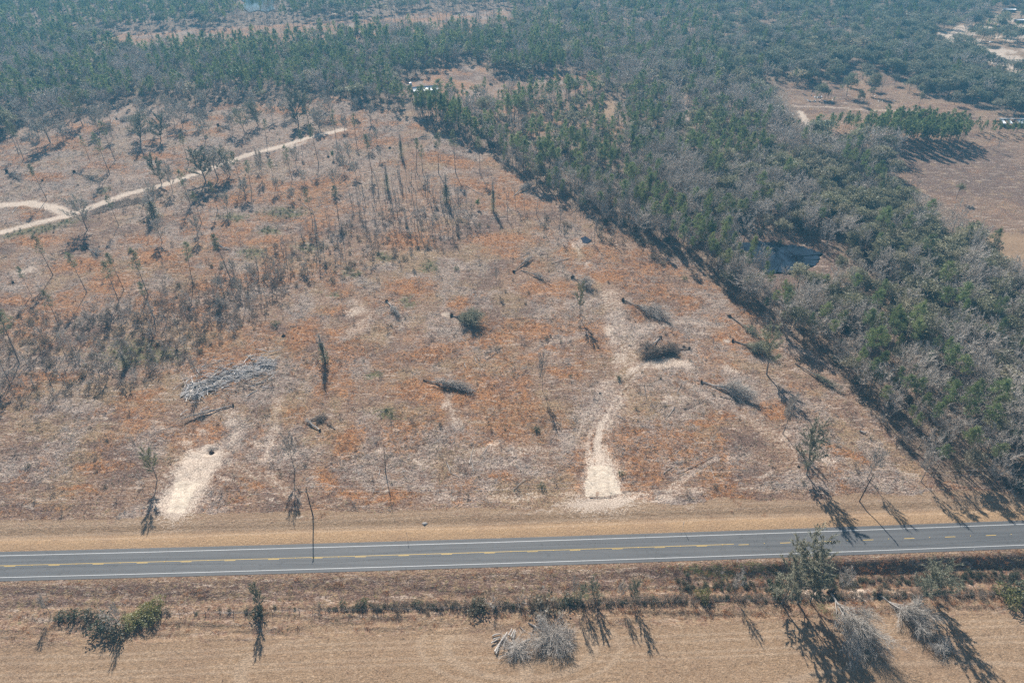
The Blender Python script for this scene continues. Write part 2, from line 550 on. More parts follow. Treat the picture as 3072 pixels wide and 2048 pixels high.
def ell(ix, iy, x, y, rx, ry, rot=0.0):
    a = math.radians(rot)
    dx, dy = ix - x, iy - y
    u = dx * math.cos(a) + dy * math.sin(a)
    v = -dx * math.sin(a) + dy * math.cos(a)
    r = np.sqrt((u / rx) ** 2 + (v / ry) ** 2)
    return 1 - sstep(0.15, 1.35, r)


ORANGE = [(620, 205, 60, 12, 0), (1180, 1500, 150, 18, 0), (1350, 1180, 260, 60, 5), (1310, 1060, 130, 45, -12), (1480, 1020, 120, 30, -10),
          (1700, 1120, 70, 30, 10), (1600, 990, 90, 40, 0), (1640, 860, 120, 25, 0), (1820, 830, 110, 25, 0), (1230, 860, 120, 40, 0),
          (1500, 720, 160, 30, 0), (1220, 720, 120, 40, 0), (1440, 560, 120, 30, 10), (1340, 480, 130, 25, 12), (1560, 600, 100, 30, 15),
          (1130, 430, 120, 22, -8), (1250, 380, 40, 14, 0), (950, 560, 170, 40, -15), (1010, 1000, 70, 26, 0), (930, 990, 60, 60, 30),
          (2180, 1240, 110, 18, 0), (2110, 1270, 90, 16, 0), (2330, 1230, 60, 30, 30), (2160, 1010, 40, 22, 0), (1040, 1330, 60, 70, 0),
          (1060, 1480, 90, 22, 0), (980, 1430, 40, 50, 0), (790, 1440, 70, 40, 0), (280, 1400, 90, 26, 0), (230, 1470, 90, 14, 0),
          (650, 1300, 40, 40, 0), (110, 720, 120, 22, 0), (240, 800, 140, 30, 0), (60, 900, 120, 22, 0), (470, 770, 120, 40, 0),
          (430, 720, 90, 20, 0), (800, 720, 100, 20, -12), (740, 690, 60, 22, -20), (330, 850, 120, 50, 0), (640, 860, 100, 40, 0),
          (890, 1010, 60, 60, 0), (160, 1130, 120, 24, 0), (420, 1180, 90, 26, -10), (700, 600, 120, 24, -10), (860, 560, 120, 26, 0),
          (860, 330, 120, 14, 0), (250, 380, 60, 14, 0), (330, 500, 80, 14, 0), (480, 470, 120, 18, 0), (130, 530, 90, 18, 0),
          (1250, 230, 90, 14, -15), (1420, 300, 60, 20, 0), (1340, 72, 120, 14, 0), (840, 108, 160, 12, 0), (1380, 910, 40, 22, 0),
          (2060, 900, 60, 20, 0), (1950, 800, 80, 20, 0), (2550, 1370, 120, 20, 20), (1900, 1300, 80, 20, 0), (1500, 1430, 60, 20, 0)]
SLASH = [(720, 1300, 190, 80, 0), (1900, 1000, 160, 60, 0), (1800, 1230, 110, 120, 0), (1980, 1300, 110, 80, 0), (2010, 1130, 160, 60, -20), (2200, 1180, 160, 80, 20), (2450, 1330, 160, 60, 30), (1350, 1310, 180, 60, 0), (1500, 1400, 220, 50, 0),
         (2100, 1380, 220, 60, 0), (1180, 940, 80, 60, 30), (1080, 850, 80, 30, 10), (1350, 985, 90, 30, 0), (700, 1320, 140, 70, 0),
         (870, 1370, 110, 60, 0), (900, 920, 70, 40, -50), (950, 1100, 60, 50, 0), (1060, 1400, 80, 50, 0), (200, 560, 220, 30, -5),
         (520, 480, 260, 26, -8), (150, 460, 200, 22, 0), (880, 360, 200, 18, -5), (60, 660, 140, 20, 0), (450, 640, 120, 20, -15),
         (620, 420, 200, 20, 0), (1850, 960, 60, 60, 0), (2040, 990, 130, 30, 10), (1330, 420, 80, 18, 15), (1420, 470, 60, 14, 20),
         (1640, 560, 90, 20, 25), (40, 860, 100, 20, 0), (1170, 1440, 70, 30, 0), (1700, 1330, 90, 60, 60), (2260, 1060, 120, 40, 20),
         (1230, 650, 120, 24, 0), (1750, 900, 90, 40, 0), (2380, 1200, 120, 50, 30), (90, 1400, 150, 60, 0), (2400, 1450, 200, 30, 0)]
STRAW = [(760, 1130, 120, 60, -25), (850, 1240, 110, 60, -20), (640, 1180, 90, 40, -20), (300, 1180, 260, 60, 5), (200, 1290, 260, 60, 3),
         (1240, 810, 110, 50, -20), (1350, 880, 110, 40, -20), (1480, 1270, 160, 24, 0), (1140, 1010, 60, 60, 40), (1190, 1230, 160, 30, 0),
         (1500, 1100, 160, 40, 0), (1250, 770, 130, 40, 0), (1700, 760, 200, 30, 0), (520, 1130, 120, 40, -20), (1870, 1010, 90, 40, 30),
         (620, 1000, 160, 40, 0), (1230, 1130, 90, 40, 0), (1600, 1230, 200, 40, 0), (1950, 1230, 120, 50, 0)]
GREENP = [(1160, 1243, 66, 20, 5), (755, 762, 52, 17, 5), (1225, 905, 26, 26, 0), (100, 690, 140, 12, -10), (180, 672, 80, 9, -15),
          (310, 572, 26, 14, 0), (1160, 770, 40, 18, 20), (1050, 820, 36, 18, 0), (1010, 885, 26, 14, 0), (1120, 1120, 36, 14, 0),
          (820, 690, 40, 14, 0), (920, 740, 60, 20, 0), (1290, 800, 40, 20, 0), 
          (420, 1060, 160, 50, 0), (700, 650, 60, 14, 0), (850, 640, 90, 20, 0), (2150, 1720, 160, 16, 0), (2480, 1740, 120, 14, 0),
          (2300, 1710, 140, 12, 0), (1700, 1770, 160, 12, 0), (2480, 1830, 60, 20, 20), (2700, 1830, 60, 12, 30)]
BROWNP = [(870, 1170, 42, 16, -10), (920, 1190, 20, 8, 0), (90, 1440, 190, 60, 0), (60, 1530, 220, 22, 0), (1850, 900, 60, 40, 0),
          (1560, 930, 110, 34, -20), (1640, 970, 90, 30, 0), (2480, 1300, 60, 40, 30), (1950, 1420, 160, 40, 0), (2250, 1330, 100, 50, 0),
          (1480, 660, 90, 20, 0), (950, 690, 160, 24, 0), (2560, 1250, 60, 30, 60), (500, 860, 120, 26, 0)]
SANDP = [(560, 1325, 40, 14, -10), (690, 1275, 50, 14, -20), (770, 1330, 40, 18, 0), (620, 1290, 30, 12, 20), (860, 1360, 30, 16, 0), (520, 1420, 26, 18, 0), (690, 1430, 40, 16, 30), (800, 1490, 30, 9, 0), (1120, 1350, 26, 10, 0), (1460, 1240, 22, 8, 0), (2010, 1200, 40, 12, -30), (2200, 1110, 50, 14, 30), (2480, 1380, 40, 10, 20), (1640, 1440, 40, 9, 0), (1240, 1390, 26, 8, 0), (895, 435, 60, 8, -15), (1145, 1480, 20, 8, 0), (1335, 1480, 16, 8, 0), (960, 1490, 16, 8, 0), (1545, 1770, 34, 6, 0),
         (2465, 1765, 26, 12, -30), (2590, 1760, 46, 12, -12), (2470, 1725, 22, 6, 0), (1850, 1400, 60, 60, 60), (700, 1320, 16, 60, 8),
         (900, 1550, 16, 6, 0), (860, 1320, 14, 20, 0), (1060, 935, 50, 24, -20), (2350, 1310, 40, 14, 0), (2280, 1410, 40, 14, -20),
         (1500, 1405, 50, 8, 0), (1730, 740, 16, 26, 10), (1760, 790, 10, 26, 30), (2730, 1420, 26, 10, 0), (1950, 1510, 200, 5, -2),
         (1700, 1520, 220, 5, -2), (70, 810, 60, 16, -20), (1740, 1500, 40, 10, 0), (1480, 1340, 40, 14, -30), (1340, 1210, 14, 26, -20),
         (1370, 1270, 10, 26, -30), (1870, 1080, 60, 22, -40), (1830, 1000, 30, 60, 10), (2170, 1720, 20, 5, 0), (2700, 1760, 60, 8, 0)]


def ground_masks(X, Y):
    ix0, iy0 = topix(X, Y)
    # ragged, wind-blown borders: shift the lookup by noise in metres
    Xw = X + (fbm(X, Y, 9, 101) - 0.5) * 7 + (fbm(X, Y, 2.2, 111, 2) - 0.5) * 2.2
    Yw = Y + (fbm(X, Y, 9, 131) - 0.5) * 7 + (fbm(X, Y, 2.2, 141, 2) - 0.5) * 2.2
    ix, iy = topix(Xw, Yw)
    o = road_off(X, Y)
    s = -(o - E_S)
    n = o - E_N
    z = np.zeros(X.shape)
    m = {k: z.copy() for k in ('sand', 'orange', 'straw', 'slash', 'litter', 'green', 'mown', 'brown', 'pale')}
    inclear = inpoly(ix, iy, CLEAR)
    big = fbm(X, Y, 38, 201); mid = fbm(X, Y, 13, 211); sm = fbm(X, Y, 4.5, 221)
    lot = inclear & (n > 9)
    m['orange'] = np.where(lot, 0.56 * sstep(0.40, 0.66, 0.55 * mid + 0.45 * big), 0)
    m['straw'] = np.where(lot, 0.60 * sstep(0.42, 0.65, fbm(X, Y, 16, 241)), 0)
    m['slash'] = np.where(lot, 0.66 * sstep(0.42, 0.66, fbm(X, Y, 15, 251)), 0)
    m['brown'] = np.where(lot, 0.70 * sstep(0.45, 0.7, fbm(X, Y, 18, 261)), 0)
    upleft = lot & (iy < 640) & (ix < 1200)
    m['slash'] = np.where(upleft, np.maximum(m['slash'], 0.52 + 0.3 * (sm - 0.5)), m['slash'])
    for L, k, g in ((ORANGE, 'orange', 0.78), (SLASH, 'slash', 0.80), (STRAW, 'straw', 0.8), (GREENP, 'green', 0.9), (BROWNP, 'brown', 0.85), (SANDP, 'sand', 0.56)):
        for b in L:
            m[k] = np.maximum(m[k], g * ell(ix, iy, *b))
    m['orange'] *= (1 - 0.6 * sstep(0.5, 0.8, m['green']))
    # forests: litter floor
    wood = ~inclear
    for P in (OPEN_SHED, FARFIELD, TANFIELD, UPCLEAR, SANDY1, SANDY2, SANDY3, PATCH2, CREEK, STRIP):
        wood &= ~inpoly(ix, iy, P)
    m['litter'] = np.where(wood, 1.0, 0.0)
    sps = inpoly(ix, iy, SPARSE1)
    m['orange'] = np.where(sps, 0.6 * sstep(0.4, 0.6, mid), m['orange'])
    m['litter'] = np.where(sps, 0.4, m['litter'])
    q = inpoly(ix, iy, OPEN_SHED) | inpoly(ix, iy, STRIP)
    m['orange'] = np.where(q, 0.15 + 0.45 * sstep(0.40, 0.60, mid), m['orange'])
    m['slash'] = np.where(q, 0.7 * sstep(0.45, 0.6, fbm(X, Y, 20, 301)), m['slash'])
    m['brown'] = np.where(q, 0.85 * sstep(0.40, 0.58, fbm(X, Y, 17, 361)), m['brown'])
    q = inpoly(ix, iy, UPCLEAR)
    m['orange'] = np.where(q, 0.35 * sstep(0.4, 0.6, mid), m['orange'])
    m['straw'] = np.where(q, 0.55 * sstep(0.4, 0.62, sm), m['straw'])
    m['brown'] = np.where(q, 0.8 * sstep(0.42, 0.6, fbm(X, Y, 22, 351)), m['brown'])
    q = inpoly(ix, iy, FARFIELD)
    m['brown'] = np.where(q, 0.35 + 0.6 * sstep(0.35, 0.6, big), m['brown'])
    m['orange'] = np.where(q, 0.3 * sstep(0.5, 0.7, mid), m['orange'])
    m['straw'] = np.where(q, 0.5 * sstep(0.5, 0.7, sm), m['straw'])
    for P in (TANFIELD, PATCH2):
        m['mown'] = np.where(inpoly(ix, iy, P), 1.0, m['mown'])
    m['slash'] = np.where(inpoly(ix, iy, CREEK), 1.0, m['slash'])
    m['brown'] = np.where(inpoly(ix, iy, [(2180, 700), (2500, 710), (2520, 800), (2420, 880), (2250, 860)]), 0.9, m['brown'])
    m['litter'] = np.where(inpoly(ix, iy, [(2180, 700), (2500, 710), (2520, 800), (2420, 880), (2250, 860)]), 0.35, m['litter'])
    q = inpoly(ix, iy, SANDYWOOD)
    m['sand'] = np.where(q, 0.2 + 0.7 * sstep(0.40, 0.62, fbm(X, Y, 16, 371)), m['sand'])
    m['litter'] = np.where(q, 0.3, m['litter'])
    m['straw'] = np.where(q, 0.6, m['straw'])
    for P, g in ((SANDY1, 1.0), (SANDY3, 0.9), (DRIVE, 1.0), (APRON, 0.95), (LEFTSAND, 1.0)):
        q = inpoly(ix0 + (mid - 0.5) * 26, iy0 + (mid - 0.5) * 22, P)
        dd = dist_poly(X, Y, list(P) + [P[0]])
        sm_ = np.where(q, 0.5 + 0.5 * np.clip(dd / 3.0, 0, 1), 0.5 - 0.5 * np.clip(dd / (6.5 if P in (DRIVE, APRON, LEFTSAND) else 3.0), 0, 1) ** 0.6)
        if P is DRIVE:
            g = 0.74 + 0.26 * sstep(1160, 1340, iy0)
        m['sand'] = np.maximum(m['sand'], g * sm_)
    m['pale'] = np.where(inpoly(ix0 * 0.8 + ix * 0.2, iy0 * 0.8 + iy * 0.2, [(1765, 1400), (1835, 1400), (1865, 1480), (1755, 1488)]) |
                         inpoly(ix0, iy0, [(530, 1440), (600, 1440), (552, 1540), (500, 1540)]), 1.0, 0.0)
    d1 = dist_poly(X, Y, TRACK) + (sm - 0.5) * 1.6
    d2 = dist_poly(X, Y, TRACK2) + (sm - 0.5) * 1.6
    tr = np.maximum(1 - sstep(0.6, 5.2, d1), 1 - sstep(0.8, 6.0, d2))
    m['sand'] = np.maximum(m['sand'], tr)
    m['sand'] = np.maximum(m['sand'], 1 - sstep(2.0, 3.0, dist_poly(X, Y, [(975, 46), (1040, 38), (1105, 34)])))
    m['sand'] = np.maximum(m['sand'], 0.8 * (1 - sstep(2.0, 3.6, dist_poly(X, Y, [(2400, 335), (2425, 375), (2500, 415), (2540, 440)]))))
    m['sand'] = np.maximum(m['sand'], 0.6 * (1 - sstep(1.4, 2.8, dist_poly(X, Y, [(2380, 318), (2500, 322), (2620, 332), (2760, 335)]))))
    for line, wdt, g in TRAILS:
        dd = dist_poly(X, Y, line) + (sm - 0.5) * 3.0 + (mid - 0.5) * 3.5
        m['sand'] = np.maximum(m['sand'], 0.76 * g * (1 - sstep(wdt * 0.3, wdt, dd)))
        for k in ('orange', 'brown'):
            m[k] = m[k] * (1 - 0.8 * (1 - sstep(wdt * 0.5, wdt * 1.4, dd)))
    for line in RUTS:
        m['sand'] = np.where(m['sand'] > 0.4, m['sand'] - 0.35 * (1 - sstep(0.2, 0.7, dist_poly(X, Y, line))), m['sand'])
    for px_, py_, r_, dp_ in PITS:
        cx_, cy_ = at(px_, py_)
        dq = np.hypot(X - cx_ + r_ * 1.1, (Y - cy_ - r_ * 0.8) * 1.3) + (sm - 0.5) * 2.2
        m['sand'] = np.maximum(m['sand'], 0.85 * (1 - sstep(r_ * 0.9, r_ * 2.0, dq)))
    # verges and the near field
    vn = (n > -1) & (n < 11.5 + (mid - 0.5) * 4)
    m['mown'] = np.where(vn, np.clip(1.0 - 0.25 * sstep(5, 10, n), 0, 1), m['mown'])
    for k in ('orange', 'slash', 'brown', 'litter'):
        m[k] = np.where(vn, m[k] * 0.12, m[k])
    m['straw'] = np.where(vn, 0.9 * (1 - sstep(3.5, 6.0, n)) + 0.1, m['straw'])
    vs = (s > -1) & (s < 19.5)
    m['brown'] = np.where(vs, np.maximum(0.95 * sstep(1.0, 2.4, s) * (1 - sstep(7.0, 10, s)), 0.62 * sstep(0.4, 0.7, fbm(X, Y * 4, 10, 331))), m['brown'])
    m['straw'] = np.where(vs, 0.4, m['straw'])
    m['mown'] = np.where(vs, 0.22 + 0.4 * sstep(11, 17, s), m['mown'])
    for k in ('orange', 'slash', 'litter'):
        m[k] = np.where(vs, 0, m[k])
    fl = s >= 19.5
    m['mown'] = np.where(fl, 1.0, m['mown'])
    for k in ('orange', 'slash', 'litter', 'brown', 'straw'):
        m[k] = np.where(fl, 0, m[k])
    m['straw'] = np.where(fl & (s > 19.5), 0.25 * sstep(0.45, 0.7, big), m['straw'])
    near = fl & (Y < 115)
    for cx, cy, ra, rb in ((1560, 1935, 215, 95), (1560, 1935, 228, 103), (1560, 1935, 300, 125), (1150, 2010, 420, 130), (1150, 2010, 436, 137), (2950, 2150, 700, 190), (2950, 2150, 716, 196)):
        c0, c1 = at(cx, cy); e0 = at(cx + ra, cy)[0] - c0; e1 = c1 - at(cx, cy + rb)[1]
        rr = np.sqrt(((X - c0) / e0) ** 2 + ((Y - c1) / e1) ** 2)
        m['slash'] = np.where(near, np.maximum(m['slash'], 0.6 * (1 - sstep(0.2, 0.55, np.abs(rr - 1) * e1))), m['slash'])
    for off in (21.5, 23.1, 26.0, 27.5):
        m['slash'] = np.where(fl, np.maximum(m['slash'], 0.55 * (1 - sstep(0.15, 0.5, np.abs(s - off - 0.5 * np.sin(X / 23))))), m['slash'])
    for off in (4.2, 5.9, 8.3, 9.6):
        m['slash'] = np.where(vn, np.maximum(m['slash'], 0.55 * (1 - sstep(0.15, 0.5, np.abs(n - off - 0.4 * np.sin(X / 19 + off))))), m['slash'])
    return m


def ground_material():
    m, nt, N, L = new_mat('ground_cover')
    tc = N.new('ShaderNodeNewGeometry').outputs['Position']

    def attr(name):
        a = N.new('ShaderNodeAttribute')
        a.attribute_name = name
        s = N.new('ShaderNodeSeparateColor')
        L.new(a.outputs['Color'], s.inputs[0])
        return s.outputs
    A, B, C = attr('cover_a'), attr('cover_b'), attr('cover_c')
    n1 = noise(nt, tc, 0.9, 5, 0.68)
    n2 = noise(nt, tc, 0.33, 5, 0.66)
    n3 = noise(nt, tc, 2.6, 4, 0.7)
    n4 = noise(nt, tc, 0.07, 3, 0.6)
    # streaks of stalks and slash: stretched noise
    mp = N.new('ShaderNodeMapping')
    mp.inputs['Scale'].default_value = (0.55, 2.6, 1.0)
    mp.inputs['Rotation'].default_value = (0, 0, 0.25)
    L.new(tc, mp.inputs[0])
    n5 = noise(nt, mp.outputs[0], 1.0, 4, 0.7, 0.8)

    def edge(mask, nz, k=0.9, w=0.22):
        wide = smooth(nt, nz, 0.30, 0.70)
        v = mth(nt, 'ADD', mask, mth(nt, 'MULTIPLY', mth(nt, 'SUBTRACT', wide, 0.5), k))
        return smooth(nt, v, 0.5 - w, 0.5 + w)
    c = mixc(nt, smooth(nt, n1, 0.38, 0.62), (0.225, 0.140, 0.096), (0.395, 0.275, 0.195))
    c = mixc(nt, mth(nt, 'MULTIPLY', smooth(nt, n5, 0.5, 0.66), 0.6), c, (0.40, 0.34, 0.29))
    n12 = mth(nt, 'ADD', mth(nt, 'MULTIPLY', n1, 0.55), mth(nt, 'MULTIPLY', n2, 0.45))
    n13 = mth(nt, 'ADD', mth(nt, 'MULTIPLY', n1, 0.5), mth(nt, 'MULTIPLY', n3, 0.5))
    n52 = mth(nt, 'ADD', mth(nt, 'MULTIPLY', n5, 0.55), mth(nt, 'MULTIPLY', n2, 0.45))
    c = mixc(nt, edge(C[1], n12, 0.85, 0.28), c, mixc(nt, n3, (0.125, 0.082, 0.070), (0.25, 0.175, 0.145)))
    c = mixc(nt, edge(A[2], n12, 0.85, 0.32), c, mixc(nt, n3, (0.31, 0.22, 0.135), (0.44, 0.335, 0.22)))
    c = mixc(nt, edge(B[0], n52, 0.95, 0.28), c, mixc(nt, smooth(nt, n13, 0.38, 0.64), (0.22, 0.175, 0.155), (0.60, 0.525, 0.475)))
    c = mixc(nt, edge(A[1], n12, 0.95, 0.28), c, mixc(nt, smooth(nt, n3, 0.3, 0.7), (0.34, 0.165, 0.080), (0.54, 0.285, 0.125)))
    c = mixc(nt, edge(B[1], n2, 0.6), c, mixc(nt, smooth(nt, n1, 0.4, 0.6), (0.15, 0.11, 0.085), (0.28, 0.22, 0.17)))
    c = mixc(nt, edge(B[2], n1, 1.3), c, mixc(nt, n3, (0.10, 0.12, 0.045), (0.21, 0.20, 0.10)))
    fm = mixc(nt, smooth(nt, n1, 0.35, 0.65), (0.315, 0.228, 0.150), (0.375, 0.285, 0.20))
    fm = mixc(nt, mth(nt, 'MULTIPLY', smooth(nt, n3, 0.55, 0.75), 0.5), fm, (0.45, 0.36, 0.26))
    fm = mixc(nt, mth(nt, 'MULTIPLY', smooth(nt, n2, 0.52, 0.68), 0.35), fm, (0.28, 0.185, 0.12))
    fm = mixc(nt, mth(nt, 'MULTIPLY', smooth(nt, A[2], 0.2, 0.9), 0.5), fm, (0.43, 0.31, 0.185))
    fm = mixc(nt, mth(nt, 'MULTIPLY', B[0], 0.8), fm, (0.47, 0.385, 0.295))
    fm = mixc(nt, mth(nt, 'MULTIPLY', smooth(nt, n4, 0.45, 0.65), 0.3), fm, (0.27, 0.19, 0.135))
    c = mixc(nt, edge(C[0], n2, 0.7), c, fm)
    c = mixc(nt, edge(A[0], n13, 0.8, 0.28), c, mixc(nt, smooth(nt, n3, 0.3, 0.7), (0.44, 0.375, 0.315), (0.70, 0.635, 0.56)))
    c = mixc(nt, edge(C[2], n3, 0.3), c, mixc(nt, smooth(nt, n5, 0.4, 0.6), (0.60, 0.54, 0.455), (0.78, 0.725, 0.63)))
    n6 = noise(nt, tc, 5.5, 3, 0.7)
    n7 = noise(nt, tc, 1.5, 2, 0.5)
    n9 = noise(nt, mp.outputs[0], 0.22, 5, 0.72, 1.2)
    n10 = noise(nt, tc, 0.16, 5, 0.7)
    n8 = noise(nt, mp.outputs[0], 2.6, 3, 0.6, 0.6)
    wild = mth(nt, 'SUBTRACT', 1.0, mth(nt, 'MAXIMUM', C[0], A[0]), True)
    c = mixc(nt, mth(nt, 'MULTIPLY', mth(nt, 'MULTIPLY', smooth(nt, n10, 0.53, 0.62), 0.7), wild), c, mixc(nt, n3, (0.13, 0.082, 0.068), (0.26, 0.175, 0.14)))
    c = mixc(nt, mth(nt, 'MULTIPLY', mth(nt, 'MULTIPLY', mth(nt, 'MULTIPLY', smooth(nt, n9, 0.54, 0.63), smooth(nt, n13, 0.36, 0.56)), 0.85), wild), c, (0.60, 0.52, 0.455))
    c = mixc(nt, mth(nt, 'MULTIPLY', mth(nt, 'MULTIPLY', smooth(nt, n7, 0.53, 0.66), 0.80), wild), c, (0.085, 0.058, 0.048))  # dark specks for stumps and weeds, their shadows painted into the colour
    c = mixc(nt, mth(nt, 'MULTIPLY', mth(nt, 'MULTIPLY', smooth(nt, n8, 0.56, 0.67), 0.80), wild), c, (0.66, 0.585, 0.51))
    sp_ = mth(nt, 'ADD', mth(nt, 'MULTIPLY', smooth(nt, n3, 0.3, 0.7), 0.55), mth(nt, 'MULTIPLY', smooth(nt, n6, 0.3, 0.7), 0.45))
    c = mixc(nt, 1.0, c, (1.01, 0.905, 0.82), 'MULTIPLY')
    mot = mixc(nt, 1.0, c, mth(nt, 'ADD', mth(nt, 'MULTIPLY', sp_, 1.0), 0.5), 'MULTIPLY')  # random speckle that also paints the tiny shadows between tufts
    b = N.new('ShaderNodeBsdfPrincipled')
    b.inputs['Roughness'].default_value = 0.95
    b.inputs['Specular IOR Level'].default_value = 0.1
    L.new(mot, b.inputs['Base Color'])
    h = mth(nt, 'ADD', mth(nt, 'MULTIPLY', n1, 0.5), mth(nt, 'MULTIPLY', n3, 0.35))
    h = mth(nt, 'ADD', h, mth(nt, 'MULTIPLY', n5, 0.25))
    calm = mth(nt, 'SUBTRACT', 1.0, mth(nt, 'MULTIPLY', mth(nt, 'MAXIMUM', A[0], mth(nt, 'MULTIPLY', C[0], 0.55)), 0.8))
    bm = N.new('ShaderNodeBump')
    bm.inputs['Distance'].default_value = 1.1
    L.new(calm, bm.inputs['Strength'])
    L.new(h, bm.inputs['Height'])
    L.new(bm.outputs[0], b.inputs['Normal'])
    o = N.new('ShaderNodeOutputMaterial')
    L.new(b.outputs[0], o.inputs[0])
    return m


GROUND = build_ground()
GROUND.data.materials.append(ground_material())


# ------------------------------------------------------------------ water
def water_mat(name, col, rough):
    m, nt, N, L = new_mat(name)
    tc = N.new('ShaderNodeNewGeometry').outputs['Position']
    b = N.new('ShaderNodeBsdfPrincipled')
    b.inputs['Base Color'].default_value = (*col, 1)
    b.inputs['Roughness'].default_value = rough
    b.inputs['IOR'].default_value = 1.33
    bm = N.new('ShaderNodeBump')
    bm.inputs['Strength'].default_value = 0.08
    L.new(noise(nt, tc, 0.8, 2), bm.inputs['Height'])
    L.new(bm.outputs[0], b.inputs['Normal'])
    o = N.new('ShaderNodeOutputMaterial')
    L.new(b.outputs[0], o.inputs[0])
    return m


def sheet(name, poly, z, mat, jag=0.4):
    P = [at(*p) for p in poly]
    # densify and roughen the shore
    Q = []
    for i, (a, b) in enumerate(zip(P, P[1:] + P[:1])):
        for t in np.linspace(0, 1, 6)[:-1]:
            Q.append((a[0] + (b[0] - a[0]) * t + random.uniform(-1, 1) * jag, a[1] + (b[1] - a[1]) * t + random.uniform(-1, 1) * jag))
    cx = sum(q[0] for q in Q) / len(Q); cy = sum(q[1] for q in Q) / len(Q)
    V = [(cx, cy, z)] + [(q[0], q[1], z) for q in Q]
    F = [(0, i + 1, (i + 1) % len(Q) + 1) for i in range(len(Q))]
    mb = MB(); mb.add(V, F)
    return link(name, mb.mesh(name, mat))


wp = sheet('pond_water', [(2200, 722), (2270, 714), (2330, 730), (2400, 733), (2440, 738), (2474, 760), (2452, 772), (2456, 790), (2420, 800), (2392, 818), (2340, 812), (2300, 826), (2250, 800), (2225, 785)],
           -0.30, water_mat('dark_pond_water', (0.022, 0.036, 0.055), 0.05), 1.3)
wp['kind'] = 'structure'
wl = sheet('lake_water', LAKE, 0.9, water_mat('lake_water', (0.06, 0.11, 0.13), 0.10))
wl['kind'] = 'structure'
pu = sheet('puddle_water', [(1742, 716), (1757, 710), (1776, 722), (1762, 731), (1748, 730)], 0.30, water_mat('puddle', (0.02, 0.03, 0.05), 0.05))
pu['kind'] = 'structure'


# ------------------------------------------------------------------ road
def road_strip(name, off0, off1, z, mat, x0=-420.0, x1=520.0, step=4.0, kind='structure', parent=None):
    xs = np.arange(x0, x1 + 0.01, min(step, (x1 - x0) / 2))
    V = []; F = []
    for i, x in enumerate(xs):
        y = float(road_y(x)); sl = float(road_y(x + 1) - road_y(x - 1)) / 2
        nx, ny = -sl / math.hypot(1, sl), 1 / math.hypot(1, sl)
        for o_ in (off0, off1):
            V.append((x + nx * o_, y + ny * o_, z))
    for i in range(len(xs) - 1):
        a = 2 * i
        F += [(a, a + 2, a + 3), (a, a + 3, a + 1)]
    mb = MB(); mb.add(V, F)
    o = link(name, mb.mesh(name, mat), parent)
    a = o.data.attributes.new('lateral', 'FLOAT', 'POINT')
    a.data.foreach_set('value', np.tile([off0, off1], len(xs)).astype(np.float32))
    if kind and not parent:
        o['kind'] = kind
    return o


def asphalt():
    m, nt, N, L = new_mat('weathered_asphalt')
    tc = N.new('ShaderNodeNewGeometry').outputs['Position']
    mp = N.new('ShaderNodeMapping')
    mp.inputs['Scale'].default_value = (0.03, 1.1, 1)
    L.new(tc, mp.inputs[0])
    st = noise(nt, mp.outputs[0], 1.0, 4, 0.6)
    fine = noise(nt, tc, 6.0, 4, 0.7)
    patch = noise(nt, tc, 0.12, 3, 0.6)
    c = mixc(nt, smooth(nt, st, 0.3, 0.7), (0.108, 0.108, 0.110), (0.145, 0.143, 0.142))
    c = mixc(nt, mth(nt, 'MULTIPLY', smooth(nt, patch, 0.4, 0.6), 0.25), c, (0.100, 0.101, 0.105))
    la = N.new('ShaderNodeAttribute'); la.attribute_name = 'lateral'
    ph = mth(nt, 'MULTIPLY', mth(nt, 'ABSOLUTE', la.outputs['Fac']), 2 * PI / 1.72)
    wp_ = mth(nt, 'MULTIPLY', mth(nt, 'ADD', mth(nt, 'COSINE', ph), 1.0), 0.5)
    wp_ = mth(nt, 'MULTIPLY', wp_, smooth(nt, noise(nt, tc, 0.06, 3, 0.6), 0.25, 0.7))
    c = mixc(nt, mth(nt, 'MULTIPLY', wp_, 0.55), c, (0.160, 0.157, 0.153))
    crk = N.new('ShaderNodeTexVoronoi'); crk.feature = 'DISTANCE_TO_EDGE'; crk.inputs['Scale'].default_value = 0.11
    wv = N.new('ShaderNodeVectorMath'); wv.operation = 'ADD'
    nc_ = N.new('ShaderNodeTexNoise'); nc_.inputs['Scale'].default_value = 0.35
    L.new(tc, nc_.inputs['Vector']); L.new(tc, wv.inputs[0])
    sc_ = N.new('ShaderNodeVectorMath'); sc_.operation = 'SCALE'; sc_.inputs['Scale'].default_value = 5.0
    L.new(nc_.outputs['Color'], sc_.inputs[0]); L.new(sc_.outputs[0], wv.inputs[1]); L.new(wv.outputs[0], crk.inputs['Vector'])
    c = mixc(nt, mth(nt, 'MULTIPLY', mth(nt, 'SUBTRACT', 1.0, smooth(nt, crk.outputs['Distance'], 0.0, 0.012)), 0.5), c, (0.07, 0.068, 0.066))
    c = mixc(nt, 1.0, c, mth(nt, 'ADD', mth(nt, 'MULTIPLY', fine, 0.7), 0.65), 'MULTIPLY')
    b = N.new('ShaderNodeBsdfPrincipled')
    b.inputs['Roughness'].default_value = 0.72
    b.inputs['Specular IOR Level'].default_value = 0.35
    L.new(c, b.inputs['Base Color'])
    o = N.new('ShaderNodeOutputMaterial')
    L.new(b.outputs[0], o.inputs[0])
    return m


M['asphalt'] = asphalt()
M['whitepaint'] = simple('worn_white_road_paint', (0.66, 0.65, 0.63), 0.6, 0.14, 2.0, 0.3)
M['yellowpaint'] = simple('worn_yellow_road_paint', (0.74, 0.50, 0.14), 0.6, 0.12, 2.0, 0.3)
M['rumble'] = simple('milled_asphalt', (0.22, 0.21, 0.20), 0.8, 0.3, 3.0, 0.2)
